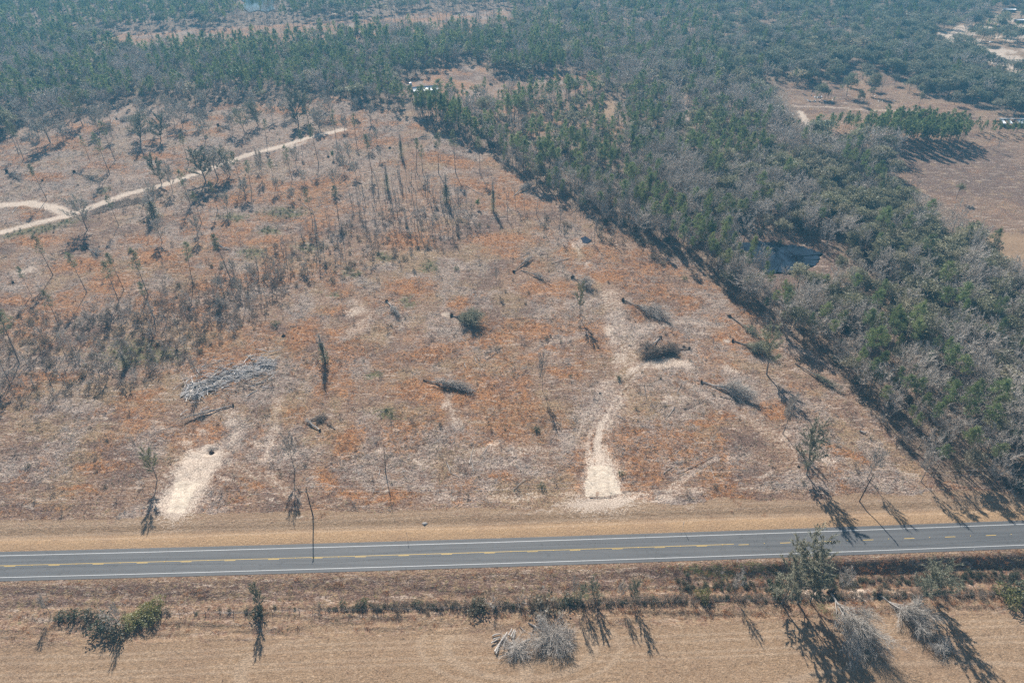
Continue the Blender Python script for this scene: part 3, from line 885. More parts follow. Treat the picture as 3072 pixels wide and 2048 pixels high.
# the pavement is a slab that stands a little above the verge
rd = road_strip('road', E_S, E_N, 0.03, M['asphalt'])
mb = MB()
for off, sgn in ((E_S, -1), (E_N, 1)):
    xs = np.arange(-420, 521, 4.0)
    V = []
    for x in xs:
        y = float(road_y(x))
        V += [(x, y + off, 0.03), (x, y + off + sgn * 0.35 + random.uniform(-.08, .08), -0.16)]
    F = []
    for i in range(len(xs) - 1):
        a = 2 * i
        F += [(a, a + 2, a + 3), (a, a + 3, a + 1)]
    mb.add(V, F)
sh = link('road_shoulder', mb.mesh('road_shoulder', simple('gravelly_shoulder', (0.16, 0.12, 0.10), 0.95, 0.3, 3)))
sh['kind'] = 'structure'
road_strip('edge_line', W_N - 0.075, W_N + 0.075, 0.038, M['whitepaint'])
road_strip('edge_line', W_S - 0.075, W_S + 0.075, 0.038, M['whitepaint'])
xend = at(2238, 1632)[0]
road_strip('centre_line', 0.10, 0.24, 0.038, M['yellowpaint'], x1=xend)
xd = at(2105, 1637)[0] - 1.5
k0 = int((-300 - xd) / 12.19)
dashes = bpy.data.objects.new('centre_dashes', None)
COL.objects.link(dashes)
dashes['kind'] = 'structure'
k = k0
while xd + k * 12.19 < 330:
    x = xd + k * 12.19
    off = -0.20 if x < xend - 1 else -0.08
    road_strip('dash', off, off + 0.16, 0.042, M['yellowpaint'], x0=x, x1=x + 3.05, step=1.6, parent=dashes)
    k += 1
# raised reflective markers midway between dashes
rm_me = None
rms = bpy.data.objects.new('raised_pavement_markers', None)
COL.objects.link(rms)
rms['kind'] = 'structure'
for k in range(int((-170 - xd) / 12.19), int((230 - xd) / 12.19)):
    x = xd + k * 12.19 + 7.6
    if rm_me is None:
        b_ = MB(); b_.box(0, 0, 0.02, 0.16, 0.34, 0.04)
        rm_me = b_.mesh('road_marker', M['yellowpaint'])
    o = link('marker', rm_me, rms)
    o.location = (x, float(road_y(x)) + 0.0, 0.045)


# ------------------------------------------------------------------ plant prototypes
def bent(p0, d, length, n, wob, droop=0.0):
    P = [np.array(p0, float)]; d = np.array(d, float); d /= np.linalg.norm(d)
    for i in range(n):
        d = d + RS.normal(size=3) * wob; d[2] += droop
        d /= np.linalg.norm(d)
        P.append(P[-1] + d * length / n)
    return np.array(P), d


def proto(name, trunk, crown, tmat, cmat, h):
    """two part meshes and one joined mesh (for the far, uncountable copies)"""
    t = trunk.mesh(name + '_trunk', tmat)
    c = crown.mesh(name + '_crown', cmat)
    j = MB()
    v, f, _ = trunk.arrays(); j.add(v, f, 0)
    mats = [tmat]
    cm = cmat if isinstance(cmat, (list, tuple)) else [cmat]
    v, f, mi = crown.arrays()
    j.V.append(v); j.F.append(f + j.n); j.mi.append(mi + 1); j.n += len(v)
    return dict(trunk=t, crown=c, joined=j.mesh(name, [tmat] + list(cm)), h=h)


def make_pine(h=20, cf=0.38, R=3.0, nb=24, k=9, leaf=0.75, w=0.17, thin=1.0, lean=0.02, far=False):
    tr, cr = MB(), MB()
    P, d = bent((0, 0, -0.4), (RS.normal() * lean, RS.normal() * lean, 1), h + 0.4, 6, 0.012)
    tr.tube(P, np.linspace(0.0085 * h * thin, 0.02 * thin + 0.01, len(P)), 4 if far else 6)

    def pt(z):
        t = np.clip((z + 0.4) / (h + 0.4) * (len(P) - 1), 0, len(P) - 1.001)
        i = int(t)
        return P[i] + (P[i + 1] - P[i]) * (t - i)
    C = []; D = []
    z0 = h * (1 - cf)
    for b in range(nb):
        t = (b + RS.rand()) / nb
        z = z0 + (h - z0) * t
        prof = (math.sin(PI * min(1, 0.22 + t * 0.80)) ** 0.8)
        L = R * prof * RS.uniform(0.55, 1.15) + 0.3
        a = RS.rand() * 2 * PI
        p, dd = bent(pt(z), (math.cos(a), math.sin(a), 0.25 + 0.5 * t), L, 3, 0.12, 0.06)
        if not far:
            tr.tube(p, np.linspace(0.06 * thin, 0.015, 4), 3, cap=False)
        nc = 2 if far else 4
        for q in range(nc):
            s_ = 0.35 + 0.65 * (q + RS.rand()) / nc
            i = min(2, int(s_ * 3)); c = p[i] + (p[i + 1] - p[i]) * (s_ * 3 - i)
            c = c + RS.normal(size=3) * 0.28
            dirs = RS.normal(size=(k, 3)); dirs[:, 2] += 0.25
            C.append(c + RS.normal(size=(k, 3)) * 0.22); D.append(dirs)
    # the odd dead stub on the trunk
    if not far:
        for q in range(6):
            a = RS.rand() * 2 * PI; z = RS.uniform(0.35, 0.62) * h
            p, dd = bent(pt(z), (math.cos(a), math.sin(a), 0.1), RS.uniform(0.6, 1.6), 2, 0.1)
            tr.tube(p, [0.04, 0.03, 0.01], 3, cap=False)
    C = np.concatenate(C); D = np.concatenate(D)
    cr.slivers(C, D, leaf * RS.uniform(0.7, 1.3, len(C)), w)
    return tr, cr


def make_broad(h=14, R=5, clumps=46, k=16, leaf=0.55, squash=0.42, limbs=7, base=0.35, far=False):
    """spreading crown of leaf clumps with gaps"""
    tr, cr = MB(), MB()
    P, d = bent((0, 0, -0.3), (RS.normal() * 0.05, RS.normal() * 0.05, 1), h * 0.55, 4, 0.05)
    tr.tube(P, np.linspace(0.02 * h, 0.011 * h, len(P)), 5 if far else 7)
    cz = h * (base + (1 - base) * 0.5); rz = h * (1 - base) * 0.52
    cents = []
    nl = 5 + int(RS.rand() * 3)
    lobes = [(RS.uniform(-0.45, 0.45) * R, RS.uniform(-0.45, 0.45) * R, cz + RS.uniform(-0.35, 0.45) * rz, RS.uniform(0.5, 0.75)) for _ in range(nl)]
    for i in range(clumps):
        lx, ly, lz, lr = lobes[i % nl]
        v = RS.normal(size=3); v /= np.linalg.norm(v)
        if v[2] < -0.3:
            v[2] *= -0.5
        rr = RS.uniform(0.65, 1.05) * lr
        c = np.array([lx + v[0] * rr * R, ly + v[1] * rr * R, lz + v[2] * rr * rz])
        c[2] = max(c[2], h * base * 0.6)
        cents.append(c)
    if not far:
        for c in cents[::max(1, len(cents) // (limbs * 2))]:
            st = P[-1] * 0.7 + P[-2] * 0.3
            mid = (st + c) / 2 + RS.normal(size=3) * 0.3
            tr.tube([st, mid, c], [0.009 * h, 0.006 * h, 0.02], 4, cap=False)
    C = np.concatenate([c + RS.normal(size=(k, 3)) * np.array([0.6, 0.6, 0.38]) * (R / 5.5) for c in cents])
    cr.leaves(C, leaf, leaf * 0.62)
    return tr, cr


def make_bare(h=15, R=4.0, forks=9, sub=6, tw=8, width=0.055, spread=0.55, low=0.3, extra=None, seedleaf=0, far=False, lw=0.6):
    """leafless tree: trunk, limbs, branches, and many fine twigs"""
    tr, cr = MB(), MB()
    P, d = bent((0, 0, -0.3), (RS.normal() * 0.06, RS.normal() * 0.06, 1), h * 0.86, 6, 0.035)
    tr.tube(P, np.linspace(0.0125 * h, 0.02, len(P)), 4 if far else 6)
    C = []; D = []; Ls = []
    for f in range(forks):
        t = low + (1 - low) * (f + RS.rand()) / forks
        z = t * (len(P) - 1); i = min(len(P) - 2, int(z)); st = P[i] + (P[i + 1] - P[i]) * (z - i)
        a = f * 2.4 + RS.rand()
        L = R * (1.05 - 0.55 * abs(t - 0.55)) * RS.uniform(0.8, 1.2) * 1.25
        p, dd = bent(st, (math.cos(a) * spread, math.sin(a) * spread, 0.75 + 0.3 * t), L, 4, 0.10, 0.05)
        tr.tube(p, np.linspace(0.0055 * h * (1.2 - t), 0.015, 5), 3 if far else 4, cap=False)
        for s_ in range(sub):
            u = 0.25 + 0.75 * (s_ + RS.rand()) / sub
            q = u * 4; i = min(3, int(q)); b0 = p[i] + (p[i + 1] - p[i]) * (q - i)
            bd = (p[i + 1] - p[i]) / (np.linalg.norm(p[i + 1] - p[i]) + 1e-9) + RS.normal(size=3) * 0.5
            bd[2] += 0.2
            bl = L * 0.42 * RS.uniform(0.6, 1.2)
            pp, _ = bent(b0, bd, bl, 2, 0.15, 0.04)
            if not far:
                cr.tube(pp, [0.035, 0.025, 0.012], 3, cap=False)
            m = tw
            uu = RS.rand(m)
            cc = pp[0] + (pp[2] - pp[0]) * uu[:, None]
            dd2 = (pp[2] - pp[0]) / (np.linalg.norm(pp[2] - pp[0]) + 1e-9) + RS.normal(size=(m, 3)) * 0.65
            dd2[:, 2] += 0.25
            C.append(cc); D.append(dd2); Ls.append(RS.uniform(0.5, 1.25, m) * max(0.7, R / 4))
    C = np.concatenate(C); D = np.concatenate(D); Ls = np.concatenate(Ls)
    cr.slivers(C, D, Ls, width)
    if seedleaf:
        j = RS.choice(len(C), seedleaf)
        cr.leaves(C[j] + D[j] * 0.2, lw, lw * 0.55, 1)
    return tr, cr


def make_shrub(h=1.8, R=1.3, n=150, leaf=0.3, twigs=30):
    tr, cr = MB(), MB()
    for q in range(4):
        a = RS.rand() * 2 * PI
        p, _ = bent((0, 0, -0.1), (math.cos(a) * 0.5, math.sin(a) * 0.5, 1), h * 0.7, 2, 0.15)
        tr.tube(p, [0.05, 0.035, 0.01], 3, cap=False)
    v = RS.normal(size=(n, 3)); v /= np.linalg.norm(v, axis=1)[:, None]
    r = RS.uniform(0.35, 1.0, n)[:, None] ** 0.6
    lob = 1 + 0.35 * np.sin(3 * np.arctan2(v[:, 1], v[:, 0]) + RS.rand() * 6)[:, None]
    C = v * r * lob * np.array([R, R, h * 0.5]) + np.array([0, 0, h * 0.5])
    C[:, 2] = np.abs(C[:, 2])
    cr.leaves(C, leaf, leaf * 0.6)
    if twigs:
        cr.slivers(RS.normal(size=(twigs, 3)) * 0.2 + [0, 0, 0.3], RS.normal(size=(twigs, 3)) * [0.7, 0.7, 0.4] + [0, 0, 0.9], h * 0.9, 0.04)
    return tr, cr


def make_vined(h=11, R=1.1, n=520, top=0.3):
    """trunk wrapped in climbing vines with bare branches on top"""
    tr, cr = MB(), MB()
    P, d = bent((0, 0, -0.3), (RS.normal() * 0.03, RS.normal() * 0.03, 1), h, 6, 0.03)
    tr.tube(P, np.linspace(0.2, 0.03, 7), 5)
    t = RS.rand(n) ** 0.9
    q = t * (1 - top) * 6
    i = np.minimum(5, q.astype(int)); c = P[i] + (P[i + 1] - P[i]) * (q - i)[:, None]
    rr = R * (0.85 + 0.15 * np.sin(t * 11 + RS.rand() * 6) + 0.25 * RS.rand(n)) * (1.1 - 0.75 * t)
    c = c + RS.normal(size=(n, 3)) * rr[:, None] * [0.6, 0.6, 0.5]
    c[:, 2] = np.abs(c[:, 2])
    cr.leaves(c, 0.42, 0.28)
    m = 420
    a = RS.uniform(0.4, 1.0, m); q = a * 6; i = np.minimum(5, q.astype(int)); c = P[i] + (P[i + 1] - P[i]) * (q - i)[:, None]
    cr.slivers(c, RS.normal(size=(m, 3)) * [0.7, 0.7, 0.4] + [0, 0, 0.9], RS.uniform(0.9, 2.6, m), 0.075, 1)
    return tr, cr


PR = {}


def P_(key, tc, tm, cm, h):
    PR.setdefault(key, []).append(proto(key, tc[0], tc[1], tm, cm, h))


for i in range(4):
    h = (20, 22, 18, 24)[i]
    P_('pine', make_pine(h, (0.36, 0.32, 0.42, 0.30)[i], (2.7, 2.9, 2.4, 3.0)[i], 26, 9), M['pinebark'], M['pine'], h)
for i in range(3):
    P_('pine_far', make_pine(19, 0.48, 2.9, 20, 7, 1.25, 0.42, far=True), M['pinebark'], M['pine'], 19)
for i in range(3):
    P_('young_pine', make_pine(11, 0.72, 1.9, 26, 8, 0.6, 0.16), M['pinebark'], M['pine'], 11)
for i in range(4):
    P_('thin_pine', make_pine(23, (0.36, 0.42, 0.30, 0.46)[i], (2.5, 3.0, 2.1, 3.2)[i], 22, 9, 0.8, 0.15, 1.2, 0.05), M['pinebark'], M['pinedull'], 23)
for i in range(4):
    P_('ever', make_broad(13, (5.0, 5.8, 4.4, 5.3)[i], 78, 17, 0.62, base=0.22), M['bark'], M['ever'], 13)
for i in range(3):
    P_('ever_far', make_broad(13, 5.2, 46, 10, 1.05, base=0.22, far=True), M['bark'], M['ever'], 13)
for i in range(4):
    P_('oak', make_broad(11, (5.4, 6.0, 5.0, 5.6)[i], 80, 13, 0.70, base=0.18), M['bark'], M['oak'], 11)
for i in range(5):
    P_('bare', make_bare(15, (4.4, 5.0, 3.8, 4.6, 4.2)[i], 12, 7, 13, 0.085, 0.7), M['bark'], M['twig'], 15)
for i in range(3):
    P_('bare_far', make_bare(14, 4.6, 10, 6, 7, 0.21, 0.7, far=True), M['bark'], M['twig'], 14)
for i in range(3):
    P_('sapling', make_bare(13, 1.2, 10, 4, 8, 0.06, 0.35, 0.35), M['bark'], M['twig'], 13)
for i in range(3):
    P_('snag', make_bare(16, 1.0, 5, 2, 3, 0.05, 0.5, 0.5), M['bark'], M['twig'], 16)
for i in range(3):
    P_('spread', make_bare(18, (5.2, 4.6, 5.6)[i], 15, 9, 20, 0.095, 0.75, 0.30, seedleaf=900, lw=0.5), M['bark'], [M['twig'], M['greyleaf']], 18)
for i in range(2):
    P_('spreadgreen', make_bare(18, (5.0, 4.4)[i], 15, 9, 22, 0.085, 0.55, 0.12, seedleaf=5600, lw=0.40), M['bark'], [M['twiggreen'], M['greyleaf']], 18)
for i in range(2):
    P_('yellowtree', make_bare(18, 4.2, 14, 9, 24, 0.085, 0.60, 0.30, seedleaf=1100, lw=0.36), M['bark'], [M['twiggreen'], M['yellowgreen']], 18)
for i in range(2):
    P_('baregrey', make_bare(15, 3.6, 14, 9, 22, 0.08, 0.65, 0.36), M['bark'], M['twigpale'], 15)
for i in range(3):
    P_('vined', make_vined(11, 1.35, 700), M['bark'], [M['ever'], M['twig']], 11)
for i in range(3):
    P_('shrub', make_shrub(1.8, 1.3, 330), M['bark'], M['vine'], 1.8)
for i in range(2):
    P_('oliveshrub', make_shrub(1.8, 1.3), M['bark'], M['olive'], 1.8)
for i in range(2):
    P_('yellowshrub', make_shrub(2.4, 1.7, 900, 0.26), M['bark'], M['yellowgreen'], 2.4)
for i in range(2):
    P_('greenshrub', make_shrub(1.4, 1.3, 240, 0.26, 0), M['bark'], M['brightgreen'], 1.4)
for i in range(2):
    P_('twigshrub', make_bare(2.6, 1.5, 8, 5, 7, 0.045, 0.9, 0.05), M['bark'], M['twig'], 2.6)
for i in range(3):
    P_('brownshrub', make_bare(2.6, 1.6, 9, 5, 8, 0.05, 0.9, 0.05, seedleaf=70, lw=0.22), M['bark'], [M['twigbrown'], M['olive']], 2.6)
for i in range(1):
    P_('cedar', make_broad(6, 1.5, 50, 14, 0.40, base=0.05), M['bark'], M['pine'], 6)

COUNT = {}


def plant(key, ix=None, iy=None, h=None, label='', cat='tree', name='tree', group=None, wx=None, wy=None, rz=None, var=None, wide=1.0, tpart='trunk', cpart='crown', lean=0.0):
    lst = PR[key]
    n = COUNT.get(key, 0); COUNT[key] = n + 1
    p = lst[(n if var is None else var) % len(lst)]
    if wx is None:
        wx, wy = at(ix, iy)
    z = gz(wx, wy)
    s = h / p['h']
    e = empty(name, (wx, wy, z), label, cat, group, random.uniform(0, 6.28) if rz is None else rz, (s * wide, s * wide, s))
    if lean:
        e.rotation_euler[1] = lean
    link(tpart, p['trunk'], e)
    link(cpart, p['crown'], e)
    return e


# ------------------------------------------------------------------ trees standing in the cleared land (hand placed)
def at_list():
    A = []
    # tall slender pines left in the cleared land, left of the middle: base x, y, height, label
    for x, y, h, lab in (
            (72, 481, 24, 'tall slender pine at the far left below the wood, right of a close pair'),
            (57, 464, 22, 'tall slender pine at the far left below the wood, left of a close pair'),
            (141, 599, 22, 'slender pine standing just above the fork of the white sand track'),
            (329, 522, 27, 'slender pine with a bushy low crown, left of two leaning pines above the sand track'),
            (346, 483, 26, 'slender pine right behind its twin in the upper left clearing'),
            (270, 483, 17, 'short thin pine left of the two leaning pines above the sand track'),
            (566, 496, 21, 'thin pine between the pale brush and the sand track, upper left clearing'),
            (573, 618, 22, 'thin pine just below the middle of the white sand track'),
            (755, 579, 20, 'thin pine below the big grey tree clump on the sand track'),
            (723, 557, 22, 'thin pine close under the big grey tree clump beside the sand track'),
            (827, 566, 18, 'small crowned pine in orange grass under the sand track'),
            (877, 538, 22, 'bare trunked pine right below the upper bend of the sand track'),
            (908, 462, 16, 'thin pine standing on the edge of the upper sand track'),
            (801, 435, 18, 'thin pine left of the upper sand track'),
            (956, 492, 26, 'tall pine leaning left over the upper sand track'),
            (1010, 435, 24, 'tall pine near the far end of the sand track'),
            (653, 631, 18, 'thin pine with a low dark shadow below the track embankment'),
            (357, 679, 18, 'thin leaning pine below the track fork'),
            (605, 670, 18, 'thin grey pine below the vine covered tree'),
            (159, 825, 22, 'slender pine nearest the left edge under the sand track'),
            (261, 877, 21, 'first of the row of leaning pines in the orange grass, green top'),
            (357, 905, 22, 'leaning pine of the row in the orange grass with a wispy crown'),
            (372, 870, 20, 'leaning pine right behind the wispy one in the orange grass'),
            (445, 886, 24, 'taller of two crossing pines in the orange grass'),
            (457, 949, 17, 'lower of two crossing pines in the orange grass, bushy crown'),
            (579, 857, 23, 'straight pine with a narrow green top right of the crossing pines'),
            (692, 837, 24, 'pine furthest right of the row in the orange grass'),
            (178, 979, 19, 'nearly bare pine low in the left clearing'),
            (95, 886, 15, 'short bare pine by the left edge of the clearing'),
            (59, 1092, 27, 'long leaning pine at the left edge above the thicket'),
            (1250, 517, 22, 'slender pine right of the boundary corner trees, first of five in a line'),
            (1268, 519, 18, 'short slender pine, second of five in a line below the wood corner'),
            (1315, 519, 26, 'tall slender pine, third of five in a line below the wood corner'),
            (1367, 519, 27, 'tall slender pine, fourth of five in a line below the wood corner'),
            (1440, 519, 24, 'tall slender pine nearest the right wood, fifth of five in a line'),
            (1069, 428, 20, 'bent thin pine above the orange patch beyond the sand track'),
            (1115, 514, 24, 'forked tall pine in the orange patch left of the wood corner'),
            (938, 666, 20, 'bare trunked pine among saplings below the upper track'),
            (1015, 653, 20, 'bare trunked pine standing in green scrub among saplings')):
        plant('thin_pine', x, y, h * 0.96, lab, 'tree', 'pine_tree', 'slender pines left standing in the cleared land', rz=None, lean=random.uniform(-0.05, 0.03))
    H = [
        ('spread', 152, 429, 17, 1.1, 'wide leafless tree leaning left at the foot of the left wood'),
        ('yellowtree', 248, 375, 20, 0.7, 'narrow yellowish tree with ivy at the edge of the left wood'),
        ('spread', 300, 398, 16, 0.7, 'pale thin crowned tree behind the two slender pines'),
        ('spreadgreen', 422, 428, 16, 0.95, 'rounded dense grey green tree with twin trunks, left of a pair'),
        ('spreadgreen', 483, 422, 15, 0.95, 'rounded green topped tree with forked trunks, right of a pair'),
        ('spread', 549, 383, 14, 0.8, 'leafless tree in front of the wood with a dark shadow'),
        ('spread', 616, 425, 14, 0.8, 'leafless small tree on pale ground under the left wood'),
        ('yellowtree', 736, 402, 15, 0.8, 'ragged yellow green tree left of the round leafy ones'),
        ('spreadgreen', 775, 376, 14, 0.9, 'leafy tree with drooping crown close to the wood'),
        ('spreadgreen', 895, 374, 21, 0.85, 'large upright grey green tree, tallest in front of the left wood'),
        ('spreadgreen', 925, 362, 18, 0.7, 'second upright grey green tree behind the largest one'),
        ('spreadgreen', 618, 545, 18, 1.05, 'largest tree of the clump beside the white sand track'),
        ('spread', 655, 538, 17, 0.9, 'leafless tree in the middle of the clump beside the sand track'),
        ('spreadgreen', 692, 525, 14, 0.8, 'small leafy tree at the right of the clump beside the sand track'),
        ('spreadgreen', 486, 553, 15, 0.8, 'leafy tree standing on the lower side of the sand track'),
        ('spread', 518, 575, 13, 0.5, 'crooked bare tree right of the leafy one on the sand track'),
        ('vined', 464, 655, 14, 1.9, 'thick vine covered tree with a dark trunk below the sand track'),
        ('spread', 262, 690, 15, 0.9, 'spreading leafless tree standing on the fork of the sand track'),
        ('spread', 700, 400, 12, 0.8, 'low twiggy tree left of the ragged yellow green one'),
        ('spread', 790, 532, 14, 0.35, 'narrow ivy trunk tree below the sand track'),
        ('vined', 1204, 470, 15, 0.9, 'vine wrapped trunk right on the upper end of the clearing'),
        ('vined', 1480, 632, 17, 0.8, 'tall dark vine wrapped snag alone in the orange grass'),
        ('vined', 1339, 608, 15, 1.2, 'dark ivy clad twin trunk in the middle of the sapling belt'),
        ('vined', 1163, 572, 14, 0.9, 'dark ivy clad trunk at the left of the sapling belt'),
        ('yellowtree', 1740, 953, 17, 0.62, 'forked tree with yellowish stems and long shadow in the middle of the lot'),
        ('baregrey', 1627, 1172, 16, 0.45, 'thin leaning leafless tree with a hazy top in the middle of the lot'),
        ('baregrey', 1490, 866, 11, 0.35, 'small crooked leafless tree in straw coloured grass'),
        ('vined', 976, 1086, 13, 1.25, 'dark ivy pillar tree standing alone left of the lot'),
        ('yellowtree', 2300, 1123, 19, 1.05, 'spreading pale green tree with a bent trunk near the right wood'),
        ('baregrey', 2348, 1301, 16, 0.75, 'grey leafless tree with a bent trunk below the spreading pale green one'),
        ('spreadgreen', 2420, 1425, 18, 0.8, 'dense grey green tree near the road casting a branching shadow'),
        ('baregrey', 2601, 1438, 13, 0.9, 'grey leafless tree beside the leaning utility pole'),
        ('baregrey', 2762, 1444, 13, 0.9, 'grey leafless tree next to the corner of the right wood'),
        ('yellowtree', 472, 1440, 13.5, 0.8, 'small greenish tree at the edge of the left sand patch'),
        ('baregrey', 884, 1412, 15, 0.8, 'grey leafless tree with crossed roots left of the lot corner'),
        ('snag', 1157, 1418, 16, 1.0, 'bare dark snag with one side branch near the road'),
        ('snag', 30, 1150, 17, 0.9, 'pale thin dead trunk in the thicket at the left edge'),
        ('baregrey', 600, 1150, 12, 0.5, 'thin leafless tree rising out of the driftwood coloured log heap'),
        ('snag', 160, 1170, 15, 0.8, 'dead leaning trunk in the green thicket at the left'),
        ('vined', 380, 1100, 8, 1.5, 'ivy covered stump tree in the green thicket at left'),
        ('baregrey', 1235, 790, 9, 0.6, 'small twiggy tree over a green patch'),
        # near field side
        ('baregrey', 152, 1842, 7.5, 0.7, 'small bare tree on the fence line at the lower left'),
        ('spreadgreen', 784, 1828, 10, 0.62, 'ragged tree with a green tip on the fence line, lower left'),
        ('baregrey', 368, 1874, 9, 0.5, 'thin tree behind the dead bush with a long thin shadow'),
        ('baregrey', 1722, 1806, 10.5, 0.4, 'thin crooked tree on the fence line with a very long shadow'),
        ('spreadgreen', 1740, 1802, 7.5, 0.7, 'small leafy tree on the fence line, left one of two'),
        ('spreadgreen', 1782, 1800, 9.0, 0.7, 'small leafy tree on the fence line, right one of two'),
        ('baregrey', 1862, 1800, 8.5, 0.7, 'thin leafless tree on the fence line between leafy ones'),
        ('spreadgreen', 1896, 1800, 9.5, 0.6, 'leaning tree with a green tuft on top by the fence'),
        ('baregrey', 2200, 1786, 10, 0.75, 'grey twiggy tree on the fence line right of the round bush'),
        ('spreadgreen', 2345, 1808, 17, 0.85, 'left stem of the big grey green clump below the road'),
        ('spreadgreen', 2395, 1806, 21, 0.95, 'tallest tree of the big grey green clump below the road'),
        ('spreadgreen', 2432, 1800, 17, 0.85, 'right stem of the big grey green clump below the road'),
        ('baregrey', 2520, 1786, 11, 0.9, 'pale leafless tree between the two uprooted trees'),
        ('spreadgreen', 2758, 1795, 15, 1.0, 'dark green tree right of the uprooted trees below the road'),
        ('spreadgreen', 2790, 1782, 11, 0.8, 'smaller green tree behind the dark one below the road'),
    ]
    for key, x, y, h, wd, lab in H:
        if key.startswith('spread') or key == 'yellowtree':
            wd *= 1.75 if y < 700 else 1.25
            h *= 1.12 if y < 700 else 1.0
        plant(key, x, y, h, lab, 'tree', 'tree' if key not in ('snag', 'vined') else ('dead_tree' if key == 'snag' else 'vine_covered_tree'), wide=wd)


at_list()
SH = [
    ('yellowshrub', 432, 1852, 2.8, 1.8, 'yellow green bush, lower end of the long one at the fence'),
    ('yellowshrub', 462, 1832, 3.4, 1.35, 'yellow green bush, upper end of the long one at the fence'),
    ('yellowshrub', 400, 1866, 2.2, 1.8, 'olive bush between the dead bush and the yellow green one'),
    ('shrub', 182, 1852, 1.9, 1.2, 'dark round bush on the fence line, leftmost of three'),
    ('shrub', 222, 1848, 2.3, 1.2, 'dark round bush on the fence line, middle of three'),
    ('shrub', 265, 1852, 2.6, 1.2, 'dark round bush on the fence line, rightmost of three'),
    ('shrub', 312, 1880, 3.4, 1.4, 'dark bush beneath the dead pale branches'),
    ('shrub', 352, 1902, 3.0, 1.4, 'dark low bush in front of the dead pale branches'),
    ('twigshrub', 335, 1868, 4.2, 1.0, 'dead bush with pale curved branches among dark bushes'),
    ('twigshrub', 350, 1885, 3.4, 1.0, 'second dead bush of pale twigs among dark bushes'),
    ('shrub', 775, 1838, 2.6, 1.2, 'dark leaf mass at the foot of the ragged fence tree'),
    ('yellowshrub', 2109, 1790, 3.6, 0.85, 'round yellow green bush beside the fence'),
    ('oliveshrub', 1642, 1828, 4.6, 1.35, 'large olive bush above the pale brush heap'),
    ('oliveshrub', 1612, 1824, 3.2, 1.3, 'lower olive bush left of the large one above the brush heap'),
    ('shrub', 1434, 1826, 3.0, 1.2, 'dark bush with a long shadow left of the brush heap'),
    ('twigshrub', 1476, 1822, 2.8, 1.2, 'pinkish twiggy bush on the fence line'),
    ('twigshrub', 1566, 1812, 3.0, 1.0, 'twiggy bush with a dark hollow on the fence line'),
    ('shrub', 1706, 1806, 2.4, 1.3, 'dark bush under the thin crooked fence tree'),
    ('shrub', 2331, 1776, 4.4, 0.8, 'small dark cedar like bush left of the big grey green clump'),
    ('yellowshrub', 3030, 1792, 3.2, 1.7, 'yellowish bush at the right edge below the road'),
    ('shrub', 3062, 1775, 3.4, 1.5, 'dark bush at the right edge below the road'),
    ('shrub', 1088, 1818, 1.8, 0.9, 'bright leafed bush on the hedge line, nearer the left'),
    ('greenshrub', 1089, 1808, 1.7, 1.0, 'bright green bush on the hedge line'),
    ('greenshrub', 1028, 1812, 1.6, 0.9, 'green bush at the left start of the hedge line'),
    ('greenshrub', 1254, 1806, 1.3, 1.3, 'green low bush in the middle of the hedge line'),
    ('shrub', 1610, 1292, 1.8, 1.1, 'small dark bush in the middle of the lot'),
    ('shrub', 1857, 1137, 1.5, 1.0, 'small dark green bush left of the curved sand drive'),
    ('greenshrub', 1864, 1422, 1.5, 1.0, 'small green bush right of the sand drive mouth'),
    ('greenshrub', 1626, 1462, 1.6, 1.0, 'small green bush between snag and sand drive'),
    ('greenshrub', 2053, 838, 1.8, 1.0, 'small bright green pine bush near the right wood'),
    ('oliveshrub', 1640, 1018, 1.8, 1.2, 'grey green bush with pale twigs in the lot'),
    ('greenshrub', 1712, 1129, 0.9, 1.0, 'tiny bright green bush in orange grass'),
    ('greenshrub', 1370, 810, 1.8, 1.0, 'green bush right of the blue grey thicket'),
    ('greenshrub', 826, 975, 1.8, 1.2, 'bright green bush above the dirt mound left of the lot'),
    ('shrub', 635, 800, 1.4, 1.0, 'dark round bush in the orange grass, left of a pair'),
    ('shrub', 665, 804, 1.4, 1.0, 'dark round bush in the orange grass, right of a pair'),
    ('shrub', 540, 395, 1.6, 1.2, 'dark round bush near the wood in the upper left clearing'),
    ('shrub', 620, 415, 1.8, 1.0, 'round dark green bush on pale ground in the upper left clearing'),
    ('shrub', 250, 748, 1.6, 1.1, 'dark round bush beside the row of leaning pines'),
    ('cedar', 1432, 624, 6.0, 0.9, 'dark cedar beside the vine wrapped snag'),
    ('cedar', 1000, 478, 6.5, 0.9, 'dark cedar in front of the upper sand track'),
    ('oliveshrub', 745, 418, 3.0, 1.6, 'wide low grey green bush near the upper track'),
    ('oliveshrub', 660, 392, 2.6, 1.6, 'wide low grey green bush beside an uprooted stump'),
]
for key, x, y, h, wd, lab in SH:
    plant(key, x, y, h, lab, 'bush', 'bush', wide=wd, tpart='stems', cpart='foliage')


# ------------------------------------------------------------------ scatter bookkeeping
def scatter_grid(poly, spacing, jitter=0.45, xr=None):
    """world points on a jittered grid whose photo position lies in poly"""
    P = np.array([at(*p) for p in poly if True])
    x0, y0 = P.min(0); x1, y1 = P.max(0)
    xs = np.arange(x0, x1, spacing); ys = np.arange(y0, y1, spacing)
    X, Y = np.meshgrid(xs, ys)
    X = X + RS.uniform(-jitter, jitter, X.shape) * spacing * 1.4
    Y = Y + RS.uniform(-jitter, jitter, Y.shape) * spacing * 1.4
    X = X.ravel(); Y = Y.ravel()
    ix, iy = topix(X, Y)
    k = inpoly(ix, iy, poly)
    return X[k], Y[k]


